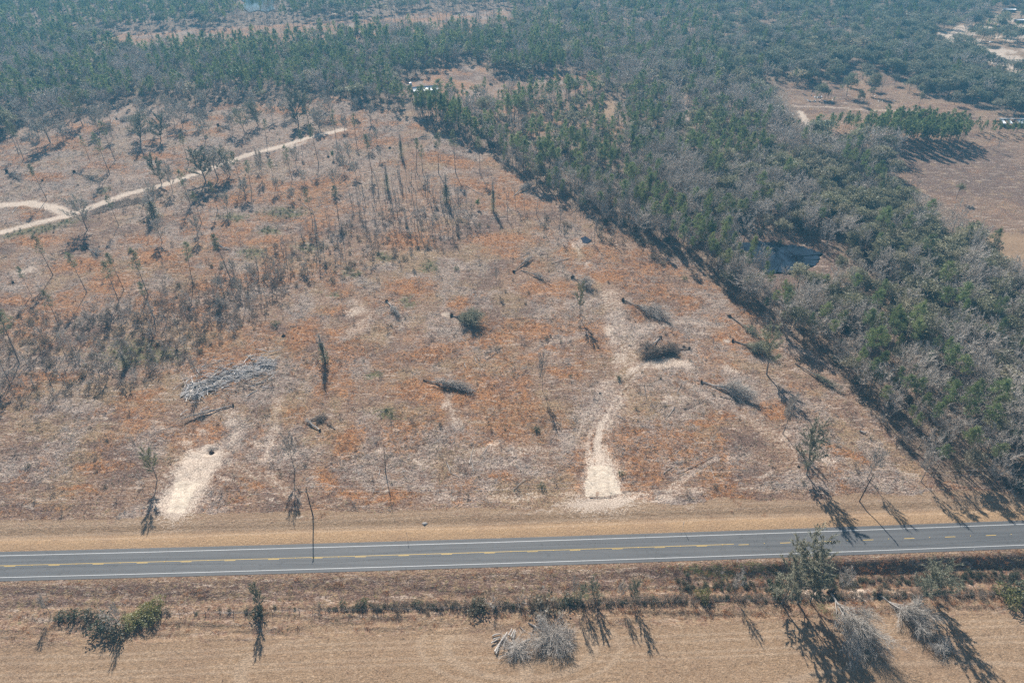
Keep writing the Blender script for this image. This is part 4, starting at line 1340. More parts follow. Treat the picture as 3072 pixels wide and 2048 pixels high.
def stuff_instances(name, meshes, X, Y, Sc, idx=None, wide=None, tilt=0.05, sink=0.0):
    """one object of geometry-node instances for what nobody could count"""
    n = len(X)
    if n == 0:
        return None
    cl_ = bpy.data.collections.new(name + '_kinds')
    for k, me in enumerate(meshes):
        o = bpy.data.objects.new('%s_kind_%02d' % (name, k), me)
        cl_.objects.link(o)
    Z = ground_z(X, Y) - sink
    me = bpy.data.meshes.new(name)
    me.vertices.add(n)
    me.vertices.foreach_set('co', np.stack([X, Y, Z], 1).ravel().astype(np.float32))
    a = me.attributes.new('size', 'FLOAT_VECTOR', 'POINT')
    w = Sc if wide is None else Sc * wide
    a.data.foreach_set('vector', np.stack([w, w, Sc], 1).ravel().astype(np.float32))
    a = me.attributes.new('turn', 'FLOAT_VECTOR', 'POINT')
    a.data.foreach_set('vector', np.stack([RS.normal(size=n) * tilt, RS.normal(size=n) * tilt, RS.uniform(0, 6.28, n)], 1).ravel().astype(np.float32))
    a = me.attributes.new('pick', 'INT', 'POINT')
    a.data.foreach_set('value', (RS.randint(0, len(meshes), n) if idx is None else idx).astype(np.int32))
    ob = link(name, me)
    ng = bpy.data.node_groups.new(name, 'GeometryNodeTree')
    ng.interface.new_socket('Geometry', in_out='INPUT', socket_type='NodeSocketGeometry')
    ng.interface.new_socket('Geometry', in_out='OUTPUT', socket_type='NodeSocketGeometry')
    N = ng.nodes; L = ng.links
    gi = N.new('NodeGroupInput'); go = N.new('NodeGroupOutput')
    ip = N.new('GeometryNodeInstanceOnPoints')
    ci = N.new('GeometryNodeCollectionInfo')
    ci.inputs['Collection'].default_value = cl_
    ci.inputs['Separate Children'].default_value = True
    ci.inputs['Reset Children'].default_value = True
    ip.inputs['Pick Instance'].default_value = True
    mp = N.new('GeometryNodeMeshToPoints')

    def na(nm, ty):
        q = N.new('GeometryNodeInputNamedAttribute')
        q.data_type = ty
        q.inputs['Name'].default_value = nm
        return q.outputs['Attribute']
    L.new(gi.outputs[0], mp.inputs['Mesh'])
    L.new(mp.outputs[0], ip.inputs['Points'])
    L.new(ci.outputs[0], ip.inputs['Instance'])
    L.new(na('pick', 'INT'), ip.inputs['Instance Index'])
    er = N.new('FunctionNodeEulerToRotation')
    L.new(na('turn', 'FLOAT_VECTOR'), er.inputs[0])
    L.new(er.outputs[0], ip.inputs['Rotation'])
    L.new(na('size', 'FLOAT_VECTOR'), ip.inputs['Scale'])
    L.new(ip.outputs[0], go.inputs[0])
    md = ob.modifiers.new('copies', 'NODES')
    md.node_group = ng
    ob['kind'] = 'stuff'
    return ob


# ------------------------------------------------------------------ forest
kinds = {k: [] for k in ('pine', 'ever', 'oak', 'bare', 'sapling', 'young_pine')}     # (X, Y, h, wide, label, group)


def comp(ix, iy):
    """what grows at a photo position: (keep probability, weights of pine, ever, oak, bare, young_pine)"""
    n = len(ix)
    Wt = np.zeros((n, 5)); keep = np.ones(n)

    def put(m, w, kp=1.0):
        Wt[m] = w; keep[m] = kp
    put(np.ones(n, bool), (0.32, 0.30, 0.06, 0.32, 0.0), 0.95)                 # middle distance mix
    put((ix < 1150) & (iy < 170), (0.72, 0.16, 0.05, 0.07, 0))                  # far pine wood
    put((ix < 520) & (iy < 100), (0.80, 0.10, 0.05, 0.05, 0))
    put((ix < 520) & (iy >= 165) & (iy < 470), (0.34, 0.26, 0.02, 0.38, 0))
    put((ix >= 520) & (ix < 1190) & (iy >= 150) & (iy < 345), (0.68, 0.14, 0.0, 0.18, 0))
    put((ix >= 1190) & (ix < 2100) & (iy < 200), (0.36, 0.28, 0.06, 0.30, 0))
    put((ix > 2150) & (iy < 240), (0.06, 0.14, 0.66, 0.14, 0), 0.5)             # oak wood at upper right
    put((ix > 2250) & (iy < 70), (0.22, 0.22, 0.46, 0.10, 0), 0.8)
    put((ix > 2600) & (iy >= 70) & (iy < 345), (0.02, 0.08, 0.80, 0.10, 0), 0.62)
    put((ix > 1850) & (ix < 2700) & (iy >= 240) & (iy < 520), (0.07, 0.27, 0.02, 0.64, 0))
    put((ix > 1400) & (ix <= 1950) & (iy >= 290) & (iy < 640), (0.46, 0.22, 0.0, 0.20, 0.12))
    put((ix > 1860) & (ix <= 2300) & (iy >= 380) & (iy < 700), (0.24, 0.28, 0.0, 0.44, 0.04))
    put((ix > 2150) & (iy >= 520), (0.05, 0.52, 0.0, 0.43, 0))
    put((ix > 2500) & (iy >= 760), (0.10, 0.42, 0.0, 0.48, 0))
    put(inpoly(ix, iy, SANDYWOOD), (0.02, 0.06, 0.84, 0.08, 0), 0.27)
    m = inpoly(ix, iy, SPARSE1)
    put(m, (0.20, 0.25, 0.0, 0.35, 0.20), 0.75)
    # thin cover round the pond so that its water shows
    q = inpoly(ix, iy, [(2190, 690), (2480, 700), (2560, 790), (2500, 880), (2300, 905), (2200, 850)])
    put(q, (0.12, 0.20, 0.0, 0.68, 0), 0.30)
    q = inpoly(ix, iy, [(690, -10), (860, -10), (850, 100), (690, 96)])
    put(q, (0.5, 0.0, 0.0, 0.5, 0), 0.5)
    # rows of pines along the edge of the lot
    return keep, Wt


REGION = [(-700, -120), (3770, -120), (3770, 1560), (-700, 1560)]
Xs = []; Ys = []
for (d0, d1, sp_) in ((110, 420, 4.8), (420, 760, 6.0), (760, 1500, 8.4)):
    ys = np.arange(d0, d1, sp_)
    for y in ys:
        half = (y * cp + CAMH * sp) / FPX * (1536 + 420)
        xs = np.arange(-half, half, sp_)
        Xs.append(xs + RS.uniform(-0.45, 0.45, len(xs)) * sp_ * 1.2); Ys.append(np.full(len(xs), y) + RS.uniform(-0.45, 0.45, len(xs)) * sp_ * 1.2)
X = np.concatenate(Xs); Y = np.concatenate(Ys)
ix, iy = topix(X, Y)
ok = ~inpoly(ix + (fbm(X, Y, 18, 601) - 0.5) * 46, iy + (fbm(X, Y, 18, 611) - 0.5) * 34, CLEAR)
# nudge the wood's border with noise
for P in [OPEN_SHED, FARFIELD, TANFIELD, UPCLEAR, SANDY1, PATCH2, CREEK, STRIP, LAKE, POND] + TREES_OUT:
    ok &= ~inpoly(ix, iy, P)
ok &= ~inpoly(ix, iy, [(1205, 275), (1330, 270), (1345, 325), (1225, 325)])
ok &= dist_poly(X, Y, TRACK) > 6
ok &= dist_poly(X, Y, [(2380, 318), (2425, 375), (2500, 415), (2540, 440)]) > 4
ok &= dist_poly(X, Y, [(1450, 370), (1560, 440), (1700, 520), (1800, 570)]) > 2.6     # the fire lane along the wood's edge
ok &= road_off(X, Y) > E_N + 12
X, Y, ix, iy = X[ok], Y[ok], ix[ok], iy[ok]
keep, Wt = comp(ix, iy)
clump = fbm(X, Y, 30, 501)
k = RS.rand(len(X)) < keep * (0.40 + 1.05 * clump)
X, Y, ix, iy, Wt = X[k], Y[k], ix[k], iy[k], Wt[k]
cw = np.stack([fbm(X, Y, 26, 511 + 7 * j) for j in range(5)], 1)
Wt = Wt * np.exp((cw - 0.5) * 7)
edge_d = dist_poly(X, Y, CLEAR[15:33])
right = (ix > 1400) & (edge_d < 16)
Wt[right] = Wt[right] * np.array([1.6, 0.5, 1, 1.0, 1.0]) + np.array([0.35, 0.02, 0, 0.25, 0])
corner = (ix > 2560) & (edge_d < 34)
Wt[corner] = np.array([0.55, 0.08, 0, 0.37, 0])
Wt /= Wt.sum(1)[:, None]
r = RS.rand(len(X))
ty = (r[:, None] > np.cumsum(Wt, 1)).sum(1).clip(0, 4)
names5 = ('pine', 'ever', 'oak', 'bare', 'young_pine')
dist = Y * cp + CAMH * sp
fb = {k_: [] for k_ in names5}
for j, nm in enumerate(names5):
    q = np.where(ty == j)[0]
    h0, hs = {'pine': (16.5, 3.6), 'ever': (10.8, 3.0), 'oak': (12.5, 2.6), 'bare': (12.5, 3.0), 'young_pine': (7.5, 2.0)}[nm]
    hh = np.clip(RS.normal(h0, hs, len(q)), h0 * 0.5, h0 * 1.45)
    fb[nm] = [X[q], Y[q], hh, RS.uniform(0.72, 1.42, len(q)), ix[q], iy[q], dist[q]]


def grove(nm, poly, spacing, h0, hs, wd=0.8):
    x, y = scatter_grid(poly, spacing)
    i, j = topix(x, y)
    ok_ = ~(inpoly(i, j, [(2215, 700), (2480, 700), (2480, 900), (2300, 900)]) & (RS.rand(len(x)) < 0.5))
    x, y, i, j = x[ok_], y[ok_], i[ok_], j[ok_]
    F = fb[nm]
    new = [x, y, RS.normal(h0, hs, len(x)), np.full(len(x), wd), i, j, y * cp + CAMH * sp]
    fb[nm] = [np.concatenate([a, b]) for a, b in zip(F, new)]


# the planted pine groves at the upper right, and a young stand beyond the shed field
grove('pine', [(2566, 418), (2640, 388), (2860, 398), (2905, 440), (2880, 456), (2760, 456), (2620, 446)], 3.5, 15.5, 1.2, 0.95)
grove('pine', [(2472, 385), (2560, 380), (2566, 400), (2476, 400)], 3.6, 10.5, 1.0, 1.0)
grove('pine', [(2900, 385), (3200, 392), (3200, 415), (2915, 408)], 3.8, 7, 0.8, 1.1)
grove('pine', [(1472, 205), (1700, 200), (1700, 226), (1480, 230)], 5.0, 15, 1.5, 0.8)
grove('pine', [(1232, 332), (1330, 352), (1420, 412), (1440, 432), (1330, 392), (1245, 356)], 4.0, 18, 2.0, 0.7)
grove('pine', [(1760, 575), (2010, 690), (2290, 845), (2330, 905), (2180, 850), (2080, 765), (1800, 640)], 6.4, 17.5, 2.5, 0.75)
grove('bare', [(1700, 560), (2010, 690), (2290, 845), (2330, 905), (2180, 850), (2060, 768), (1780, 650)], 6.0, 12, 2.5, 0.8)

SECT = [([(2640, 1150), (3300, 1150), (3300, 1600), (2640, 1600)], 'in the wood corner beside the road at the right'),
        ([(2640, 700), (3300, 700), (3300, 1150), (2640, 1150)], 'in the wood along the right edge'),
        ([(2150, 850), (2640, 850), (2640, 1400), (2150, 1400)], 'along the wood edge below the pond'),
        ([(2120, 640), (2640, 640), (2640, 850), (2120, 850)], 'in the wood round the dark pond'),
        ([(1500, 560), (2150, 560), (2150, 900), (1500, 900)], 'along the wood edge above the puddle'),
        ([(1900, 400), (2660, 400), (2660, 640), (1900, 640)], 'in the grey wood left of the brown field'),
        ([(1240, 280), (1900, 280), (1900, 640), (1240, 640)], 'in the green wood below the shed field'),
        ([(2460, 370), (2920, 370), (2920, 460), (2460, 460)], 'in the planted grove above the brown field'),
        ([(2900, 370), (3300, 370), (3300, 440), (2900, 440)], 'in the row in front of the ruined barn'),
        ([(1900, 200), (2400, 200), (2400, 400), (1900, 400)], 'in the wood left of the upper right opening'),
        ([(2400, 90), (3300, 90), (3300, 370), (2400, 370)], 'in the open wood round the sandy lanes'),
        ([(1190, 120), (1900, 120), (1900, 280), (1190, 280)], 'in the wood behind the shed field'),
        ([(520, 130), (1240, 130), (1240, 350), (520, 350)], 'in the dense wood behind the big tree'),
        ([(-100, 130), (520, 130), (520, 480), (-100, 480)], 'in the mixed wood at the left edge')]
ADJ = {'pine': 'green pine', 'ever': 'olive leafy tree', 'oak': 'rounded grey green oak', 'bare': 'grey leafless tree', 'young_pine': 'young bushy pine'}
HM = {'pine': 16.5, 'ever': 10.5, 'oak': 12.5, 'bare': 12.5, 'young_pine': 7.5}


def wood_label(nm, i, j, h, w):
    size = 'tall' if h > HM[nm] * 1.12 else ('low' if h < HM[nm] * 0.88 else 'middle sized')
    wd = 'narrow' if w < 0.92 else ('broad' if w > 1.1 else 'even')
    for P, t in SECT:
        if inpoly(np.array([i]), np.array([j]), P)[0]:
            return '%s %s %s %s' % (size, wd, ADJ[nm], t)
    return '%s %s %s in the far woods' % (size, wd, ADJ[nm])


where = {
    'pine': 'green topped pine standing in the pine and hardwood woods round the cleared land',
    'ever': 'olive green leafy tree standing in the woods right of the cleared lot',
    'oak': 'rounded grey green oak in the open oak wood at the upper right',
    'bare': 'grey leafless tree standing in the woods round the cleared land',
    'young_pine': 'young bushy pine in the woods along the far side of the lot'}
grp = {'pine': 'pines of the surrounding woods', 'ever': 'leafy evergreen trees of the surrounding woods', 'oak': 'oaks of the upper right wood',
       'bare': 'leafless trees of the surrounding woods', 'young_pine': 'young pines of the surrounding woods'}
nms = {'pine': 'pine_tree', 'ever': 'evergreen_tree', 'oak': 'oak_tree', 'bare': 'leafless_tree', 'young_pine': 'young_pine_tree'}
for nm in names5:
    Xa, Ya, Ha, Wa, Ia, Ja, Da = fb[nm]
    vis = (Ia > -40) & (Ia < 3112) & (Ja > -20)
    # largest in the picture first: height over distance, in view
    score = np.where(vis, Ha / Da, 0)
    order = np.argsort(-score)
    top = order[:285]
    rest = order[285:]
    for q in top:
        plant(nm, wx=float(Xa[q]), wy=float(Ya[q]), h=float(Ha[q]), label=wood_label(nm, Ia[q], Ja[q], Ha[q], Wa[q]), name=nms[nm], group=grp[nm], wide=float(Wa[q]))
    far = Da[rest] > 430
    base = PR[nm]; farp = PR.get(nm + '_far', PR[nm])
    meshes = [p['joined'] for p in base] + [p['joined'] for p in farp]
    idx = np.where(far, len(base) + RS.randint(0, len(farp), len(rest)), RS.randint(0, len(base), len(rest)))
    hk = np.where(far, farp[0]['h'], base[0]['h'])
    ob = stuff_instances({'pine': 'pine_wood', 'ever': 'evergreen_wood', 'oak': 'oak_wood', 'bare': 'leafless_wood', 'young_pine': 'young_pine_wood'}[nm],
                         meshes, Xa[rest], Ya[rest], Ha[rest] / hk, idx, Wa[rest], 0.03)

# understory along and inside the woods
ok = RS.rand(len(X)) < 0.55
Xu = X[ok] + RS.normal(size=ok.sum()) * 2; Yu = Y[ok] + RS.normal(size=ok.sum()) * 2
k = (Yu < 720) & (road_off(Xu, Yu) > E_N + 10)
Xu, Yu = Xu[k], Yu[k]
stuff_instances('woodland_underbrush', [p['joined'] for kk in ('shrub', 'oliveshrub', 'twigshrub', 'twigshrub') for p in PR[kk]], Xu, Yu, RS.uniform(0.8, 2.0, len(Xu)))

# saplings: the belt across the upper middle of the lot, plus the strips of thin trees
def individuals(key, polys, cat, name, label, group, hr, wd=(0.8, 1.2), tp='trunk', cpn='crown'):
    for ip, (poly, spacing) in enumerate(polys):
        x, y = scatter_grid(poly, spacing)
        lb = label if isinstance(label, str) else label[ip]
        for a, b in zip(x, y):
            plant(key, wx=float(a), wy=float(b), h=random.uniform(*hr), label=lb, cat=cat, name=name, group=group, wide=random.uniform(*wd), tpart=tp, cpart=cpn)


individuals('sapling', [([(1080, 560), (1230, 530), (1390, 600), (1440, 690), (1330, 740), (1130, 690), (1040, 640)], 6.2),
                        ([(820, 720), (1080, 640), (1050, 790), (860, 850), (780, 800)], 7.6),
                        ([(640, 840), (860, 790), (840, 920), (660, 940)], 8.6),
                        ([(380, 960), (620, 940), (560, 1080), (360, 1060)], 10.0),
                        ([(1500, 600), (1700, 650), (1900, 740), (1700, 730), (1520, 690)], 9.0)],
            'tree', 'sapling', ['slender leafless sapling in the dense belt of thin stems across the upper lot',
                                'slender leafless sapling in the belt just left of the upper lot',
                                'slender leafless sapling left of the lot beside the brown thicket',
                                'slender leafless sapling rising from the brown thicket at the left',
                                'slender leafless sapling between the vine wrapped snag and the puddle'], 'slender leafless saplings in the cleared land', (6, 13), (0.8, 1.5))
individuals('spread', [([(20, 395), (420, 335), (760, 315), (1130, 330), (1100, 400), (700, 380), (300, 430), (40, 480)], 19.0)],
            'tree', 'leafless_tree', 'wide leafless tree standing near the foot of the left wood', 'leafless trees near the left wood', (9, 14), (1.1, 1.6))
individuals('spread', [([(420, 620), (640, 540), (900, 470), (1180, 420), (1200, 520), (820, 640), (500, 760)], 21.0)],
            'tree', 'leafless_tree', 'leafless tree on the slope below the white sand track', 'leafless trees below the sand track', (7, 13), (1.0, 1.5))
individuals('spread', [([(540, 830), (860, 770), (1000, 700), (1040, 760), (820, 900), (560, 960)], 15.0)],
            'tree', 'leafless_tree', 'low twiggy tree in the brown thicket left of the lot', 'twiggy trees in the brown thicket', (5, 9), (0.8, 1.2))
individuals('sapling', [([(60, 980), (400, 960), (700, 880), (640, 1000), (330, 1150), (60, 1180)], 9.0)],
            'tree', 'sapling', 'thin leafless sapling in the brown thicket at the left', 'thin saplings in the brown thicket', (4, 9), (1.0, 1.8))
individuals('oak', [([(2400, 262), (2700, 215), (2790, 262), (3060, 350), (3060, 372), (2700, 300), (2420, 300)], 24.0)],
            'tree', 'oak_tree', 'scattered grey green oak on the tan opening at the upper right', 'scattered oaks on the upper right opening', (7, 14), (0.7, 1.1))
# scrub at the foot of the belt
individuals('oliveshrub', [([(1640, 640), (1880, 700), (2080, 790), (1980, 800), (1760, 720), (1620, 680)], 9.0)],
            'bush', 'bush', 'grey green scrub bush at the foot of the right wood', 'scrub bushes at the foot of the right wood', (1.6, 3.6), (0.9, 1.5), 'stems', 'foliage')

# the scattered trees of the openings at the upper right
for x, y, h, wd, key, lab in (
        (2378, 266, 11, 0.75, 'pine', 'tall dark green pine at the left of the upper right opening'),
        (2428, 255, 11, 0.9, 'oak', 'rounded olive oak with a dark shadow above the debris heap'),
        (2448, 302, 6, 0.6, 'young_pine', 'small pine in the middle of the white debris'),
        (2482, 298, 7, 0.8, 'young_pine', 'bushy young pine behind the white debris'),
        (2500, 308, 5, 0.7, 'young_pine', 'small pine at the right of the white debris'),
        (2540, 288, 12, 0.8, 'oak', 'large grey green oak right of the debris heap'),
        (2576, 314, 8, 0.65, 'oak', 'round dark bushy oak alone on the tan opening'),
        (2618, 286, 12, 0.8, 'ever', 'tall leafy tree with its shadow on the tan opening'),
        (2640, 284, 10, 0.6, 'bare', 'grey twiggy tree beside the tall leafy one'),
        (2682, 256, 6, 1.0, 'oak', 'low dark oak at the back of the opening'),
        (2510, 236, 9, 0.8, 'oak', 'yellowish olive oak at the back of the opening'),
        (2755, 322, 8, 0.6, 'ever', 'ragged dark tree at the right end of the opening'),
        (2868, 598, 10, 0.65, 'ever', 'lone tree with a dark shadow in the brown field'),
        (2990, 455, 8, 0.9, 'bare', 'grey bushy tree at the top of the brown field'),
        (2960, 440, 8, 0.6, 'bare', 'small grey tree left of the bushy one in the brown field'),
        (1706, 286, 16, 0.85, 'oak', 'big rounded tree alone right of the shed field'),
        (1464, 240, 14, 0.4, 'ever', 'narrow dark tree at the corner of the shed field'),
        (1570, 300, 10, 0.5, 'young_pine', 'dark young pine below the shed field'),
        (1400, 322, 9, 0.6, 'young_pine', 'young pine right of the long white shed')):
    if x > 2350 and y < 345 and key != 'young_pine':
        h *= 1.45
    plant(key, x, y, h, lab, 'tree', {'oak': 'oak_tree', 'pine': 'pine_tree', 'young_pine': 'young_pine_tree', 'bare': 'leafless_tree', 'ever': 'evergreen_tree'}[key], wide=wd)

# thin dead trunks in the far strip
x, y = scatter_grid([(400, 110), (1000, 80), (1480, 40), (1500, 75), (1100, 100), (500, 150)], 13)
for a, b in list(zip(x, y))[:150]:
    plant('sapling', wx=float(a), wy=float(b), h=random.uniform(8, 15), label='thin leafless trunk in the narrow far clearing', cat='tree', name='sapling',
          group='thin trunks of the narrow far clearing', wide=1.6)


# ------------------------------------------------------------------ uprooted and felled trees
def fallen(ix0, iy0, ix1, iy1, r, label, mat, bark, spread=1.0, lift=0.0, leafm=None, twigs=1500, root=1.0, name='fallen_tree', cat='fallen tree', tw=0.075, rootmat=None, limbs=16, flat=0.85, chaos=0.55, tipmin=0.5, radial=False):
    r = r * 1.4
    root = root * 0.8
    x0, y0 = at(ix0, iy0); x1, y1 = at(ix1, iy1)
    L = math.hypot(x1 - x0, y1 - y0) + r * 0.85
    ang = math.atan2(y1 - y0, x1 - x0)
    z0, z1 = gz(x0, y0), gz(x0 + (x1 - x0) * 0.9, y0 + (y1 - y0) * 0.9)
    zb = max(z0, z1 - 0.5)
    e = empty(name, (x0, y0, zb), label, cat, None, ang)
    e.rotation_euler[1] = -math.atan2(z1 - zb, L * 0.7) * 0.9
    tr, cr = MB(), MB()
    c0 = max(0.25, 1 - 1.5 * r / L)
    P = [np.array([0, 0, 0.55 * root]), np.array([L * 0.2, 0.0, 0.5]), np.array([L * 0.45, 0.15, 0.6 + lift]), np.array([L * 0.7, -0.2, 0.8 + lift])]
    tr.tube(P, [0.30 * max(root, 0.6), 0.26, 0.19, 0.09], 6)
    C = []; D = []; Ls = []
    for q in range(limbs):
        t = RS.uniform(max(0.08, c0 * 0.35), 0.66)
        i = min(2, int(t / 0.7 * 3)); a = P[i] + (P[i + 1] - P[i]) * (t / 0.7 * 3 - i)
        ty_ = RS.uniform(-1, 1); tz = RS.uniform(0.05, 1.0)
        tip = np.array([L * RS.uniform(tipmin, 1.05), ty_ * r * spread * RS.uniform(0.6, 1.15), tz * r * flat * math.sqrt(max(0, 1 - ty_ * ty_ * 0.7)) + 0.2])
        if radial:
            th = RS.uniform(0, 2 * PI); q1 = RS.uniform(0.1, 0.5); q2 = RS.uniform(0.65, 1.1)
            a = np.array([L * 0.5 + r * q1 * math.cos(th + 2.6), r * q1 * math.sin(th + 2.6), 0.35 + RS.rand() * 0.6])
            tip = np.array([L * 0.5 + r * q2 * math.cos(th), r * q2 * math.sin(th), 0.15 + RS.rand() * r * flat])
        mid = (a + tip) / 2 + np.array([0, 0, 0.25 * r * tz * (0.4 if radial else 1.0)]) + RS.normal(size=3) * 0.25
        tr.tube([a, (a + mid) / 2 + RS.normal(size=3) * 0.1, mid, tip], [0.12, 0.10, 0.07, 0.025], 4, cap=False)
        m = max(4, twigs // limbs)
        u = RS.uniform(0.25, 1.0, m)[:, None]
        c = np.where(u < 0.5, a + (mid - a) * u * 2, mid + (tip - mid) * (u * 2 - 1)) + RS.normal(size=(m, 3)) * 0.18 * r ** 0.5
        d = (tip - a) / np.linalg.norm(tip - a) + RS.normal(size=(m, 3)) * chaos
        C.append(c); D.append(d); Ls.append(RS.uniform(0.6, 1.9, m) * min(1.5, max(0.8, r / 3.4)))
    C = np.concatenate(C); D = np.concatenate(D); Ls = np.concatenate(Ls)
    C[:, 2] = np.abs(C[:, 2]) + 0.05
    low = C[:, 2] + D[:, 2] * Ls < 0
    D[low, 2] = np.abs(D[low, 2]) * 0.2
    cr.slivers(C, D, Ls, tw)
    mats = [mat]
    if leafm:
        j = RS.choice(len(C), 500); cr.leaves(C[j], 0.35, 0.2, 1); mats.append(leafm)
    link('trunk', tr.mesh('trunk', bark), e)
    link('branches', cr.mesh('branches', mats), e)
    if root:
        rb = MB()
        n = 14; R0 = 1.15 * root
        ring = []
        V = [(-0.35 * root, 0, 0.75 * root)]
        for k in range(n):
            a = 2 * PI * k / n; rr = R0 * random.uniform(0.72, 1.2)
            V.append((random.uniform(-0.25, 0.1), rr * math.cos(a), max(-0.2, 0.8 * root + rr * math.sin(a))))
        for k in range(n):
            a = 2 * PI * k / n; rr = R0 * 0.5
            V.append((0.55 * root, rr * math.cos(a), 0.7 * root + rr * math.sin(a)))
        F = []
        for k in range(n):
            k2 = (k + 1) % n
            F += [(0, 1 + k, 1 + k2), (1 + k, 1 + n + k, 1 + n + k2), (1 + k, 1 + n + k2, 1 + k2)]
        rb.add(V, F)
        for k in range(12):
            a = random.uniform(0, 2 * PI)
            p = [(0, math.cos(a) * R0 * 0.5, 0.8 * root + math.sin(a) * R0 * 0.5), (-0.3, math.cos(a) * R0 * 1.25, max(0, 0.8 * root + math.sin(a) * R0 * 1.25))]
            rb.tube(p, [0.06, 0.015], 3, cap=False)
        link('root_plate', rb.mesh('root_plate', rootmat or M['dirt']), e)
    return e


G = M
fallen(1354, 946, 1412, 966, 4.6, 'uprooted tree with a round broom like grey green crown and black root plate', M['twiggreen'], M['bark'], 0.95, 0.6, None, 3800, 1.25, tw=0.08, limbs=34)
fallen(1868, 902, 1985, 955, 3.0, 'uprooted tree with a brushy fan of grey branches, root end upper left', M['twig'], M['bark'], 0.9, 0.3, None, 2600, 1.0, limbs=26)
fallen(2068, 1045, 1945, 1062, 3.0, 'large dark brown brush heap of a felled tree above the sand drive', M['twigbrown'], M['bark'], 0.9, 0.8, None, 4200, 0.7, limbs=50, flat=0.6, chaos=0.7, tipmin=0.2)
fallen(1981, 1013, 1925, 1068, 2.4, 'uprooted stem leaning into the dark brown brush heap', M['twigbrown'], M['barkpale'], 0.8, 0.6, None, 1500, 0.8)
fallen(2197, 1022, 2300, 1060, 3.4, 'uprooted tree with green stems beneath the spreading pale green tree', M['twiggreen'], M['bark'], 0.8, 0.4, M['olive'], 2400, 1.0, limbs=24)
fallen(2103, 1147, 2236, 1190, 3.8, 'uprooted tree with a long pale trunk and hazy grey top', M['twigpale'], M['barkpale'], 0.8, 0.9, None, 2600, 0.95, limbs=20)
fallen(1272, 1142, 1410, 1168, 2.1, 'long dark brush heap lying across the middle of the lot', M['twig'], M['bark'], 0.8, 0.6, None, 3800, 0.6, limbs=46, flat=0.6, chaos=0.75, tipmin=0.15)
fallen(1541, 816, 1590, 775, 1.8, 'small uprooted tree pointing away, of a V shaped pair', M['twig'], M['bark'], 0.8, 0.4, None, 900, 0.9)
fallen(1562, 810, 1640, 842, 1.6, 'small uprooted tree pointing right, of a V shaped pair', M['twig'], M['bark'], 0.8, 0.2, None, 700, 0)
fallen(1716, 833, 1765, 860, 3.2, 'uprooted tree with grey round top behind the forked standing tree', M['twig'], M['bark'], 0.9, 0.4, None, 1500, 1.0)
fallen(1160, 905, 1195, 945, 2.0, 'uprooted tree of pale twigs left of the round crowned one', M['twigpale'], M['barkpale'], 0.8, 0.3, None, 900, 0.9)
fallen(2190, 950, 2285, 1022, 1.8, 'fallen tree with thin green leaves along the right wood', M['twiggreen'], M['bark'], 0.8, 0.1, M['brightgreen'], 900, 0.8)
fallen(2385, 1090, 2520, 1180, 1.8, 'fallen green branch lying at the foot of the right wood', M['twiggreen'], M['bark'], 0.8, 0.1, M['vine'], 900, 0)
fallen(2492, 1772, 2578, 1912, 5.6, 'uprooted pale grey tree with a big twig ball, left of two below the road', M['twigpale'], M['barkpale'], 0.95, 0.9, None, 6500, 1.5, tw=0.06, limbs=48)
fallen(2636, 1778, 2752, 1862, 3.8, 'uprooted pale grey tree, right of two below the road', M['twigpale'], M['barkpale'], 0.95, 0.8, None, 3600, 1.3, tw=0.06, limbs=34)
fallen(2788, 1925, 2838, 1945, 2.4, 'small heap of pale brush at the lower right of the field', M['twigpale'], M['barkpale'], 0.9, 0.2, None, 1200, 0, 'brush_heap', 'brush heap', tw=0.06, flat=0.35, chaos=0.8, radial=True)
fallen(1585, 1868, 1668, 1918, 4.4, 'pinkish grey brush heap of a felled tree in the near field', M['twig'], M['barkpale'], 1.0, 0.7, None, 4200, 0, 'brush_heap', 'brush heap', tw=0.06, limbs=52, flat=0.36, chaos=0.8, radial=True)
fallen(1590, 1915, 1530, 1950, 3.0, 'low brush of felled branches below the sawn logs', M['twig'], M['barkpale'], 1.0, 0.3, None, 1600, 0, 'brush_heap', 'brush heap', tw=0.06, limbs=26, flat=0.2, chaos=0.8, radial=True)
fallen(700, 1216, 545, 1265, 1.3, 'bundle of long grey trunks dragged together left of the lot', M['twig'], M['barkpale'], 0.9, 0.1, None, 500, 0.7, limbs=14)
fallen(925, 1262, 985, 1250, 1.5, 'dark messy heap of broken branches above the lot corner', M['twigbrown'], M['bark'], 1.0, 0.2, None, 900, 0, 'brush_heap', 'brush heap', tw=0.07, limbs=24, flat=0.4, chaos=0.9, radial=True)
fallen(960, 1290, 915, 1262, 1.0, 'short broken trunk with a torn root end left of the lot corner', M['twig'], M['barkpale'], 0.8, 0.1, None, 200, 0.6, limbs=6)
fallen(1240, 420, 1285, 414, 1.2, 'pale trunk lying at the corner of the right wood', M['twig'], M['barkpale'], 0.8, 0.0, M['vine'], 200, 0.6, limbs=6)
fallen(840, 330, 880, 326, 1.6, 'uprooted tree beside the tallest grey green tree', M['twig'], M['bark'], 0.8, 0.2, None, 500, 1.3)
fallen(655, 378, 690, 388, 2.2, 'uprooted tree with grey crown near the left wood', M['twig'], M['bark'], 0.8, 0.2, None, 700, 1.3)
fallen(22, 518, 62, 538, 2.4, 'uprooted tree at the far left above the sand track', M['twig'], M['bark'], 0.8, 0.2, None, 700, 1.3)
fallen(224, 517, 300, 545, 2.0, 'uprooted tree with a green tip above the sand track', M['twig'], M['bark'], 0.8, 0.1, M['vine'], 700, 1.1)
fallen(350, 358, 372, 362, 3.0, 'grey brush mound of a felled tree by the left wood', M['twig'], M['barkpale'], 1.0, 0.3, None, 1200, 1.0)
fallen(1540, 590, 1585, 560, 2.6, 'bowed fallen tree with drooping grey branches beside the vine snag', M['twigpale'], M['barkpale'], 0.8, 0.8, None, 1000, 0)
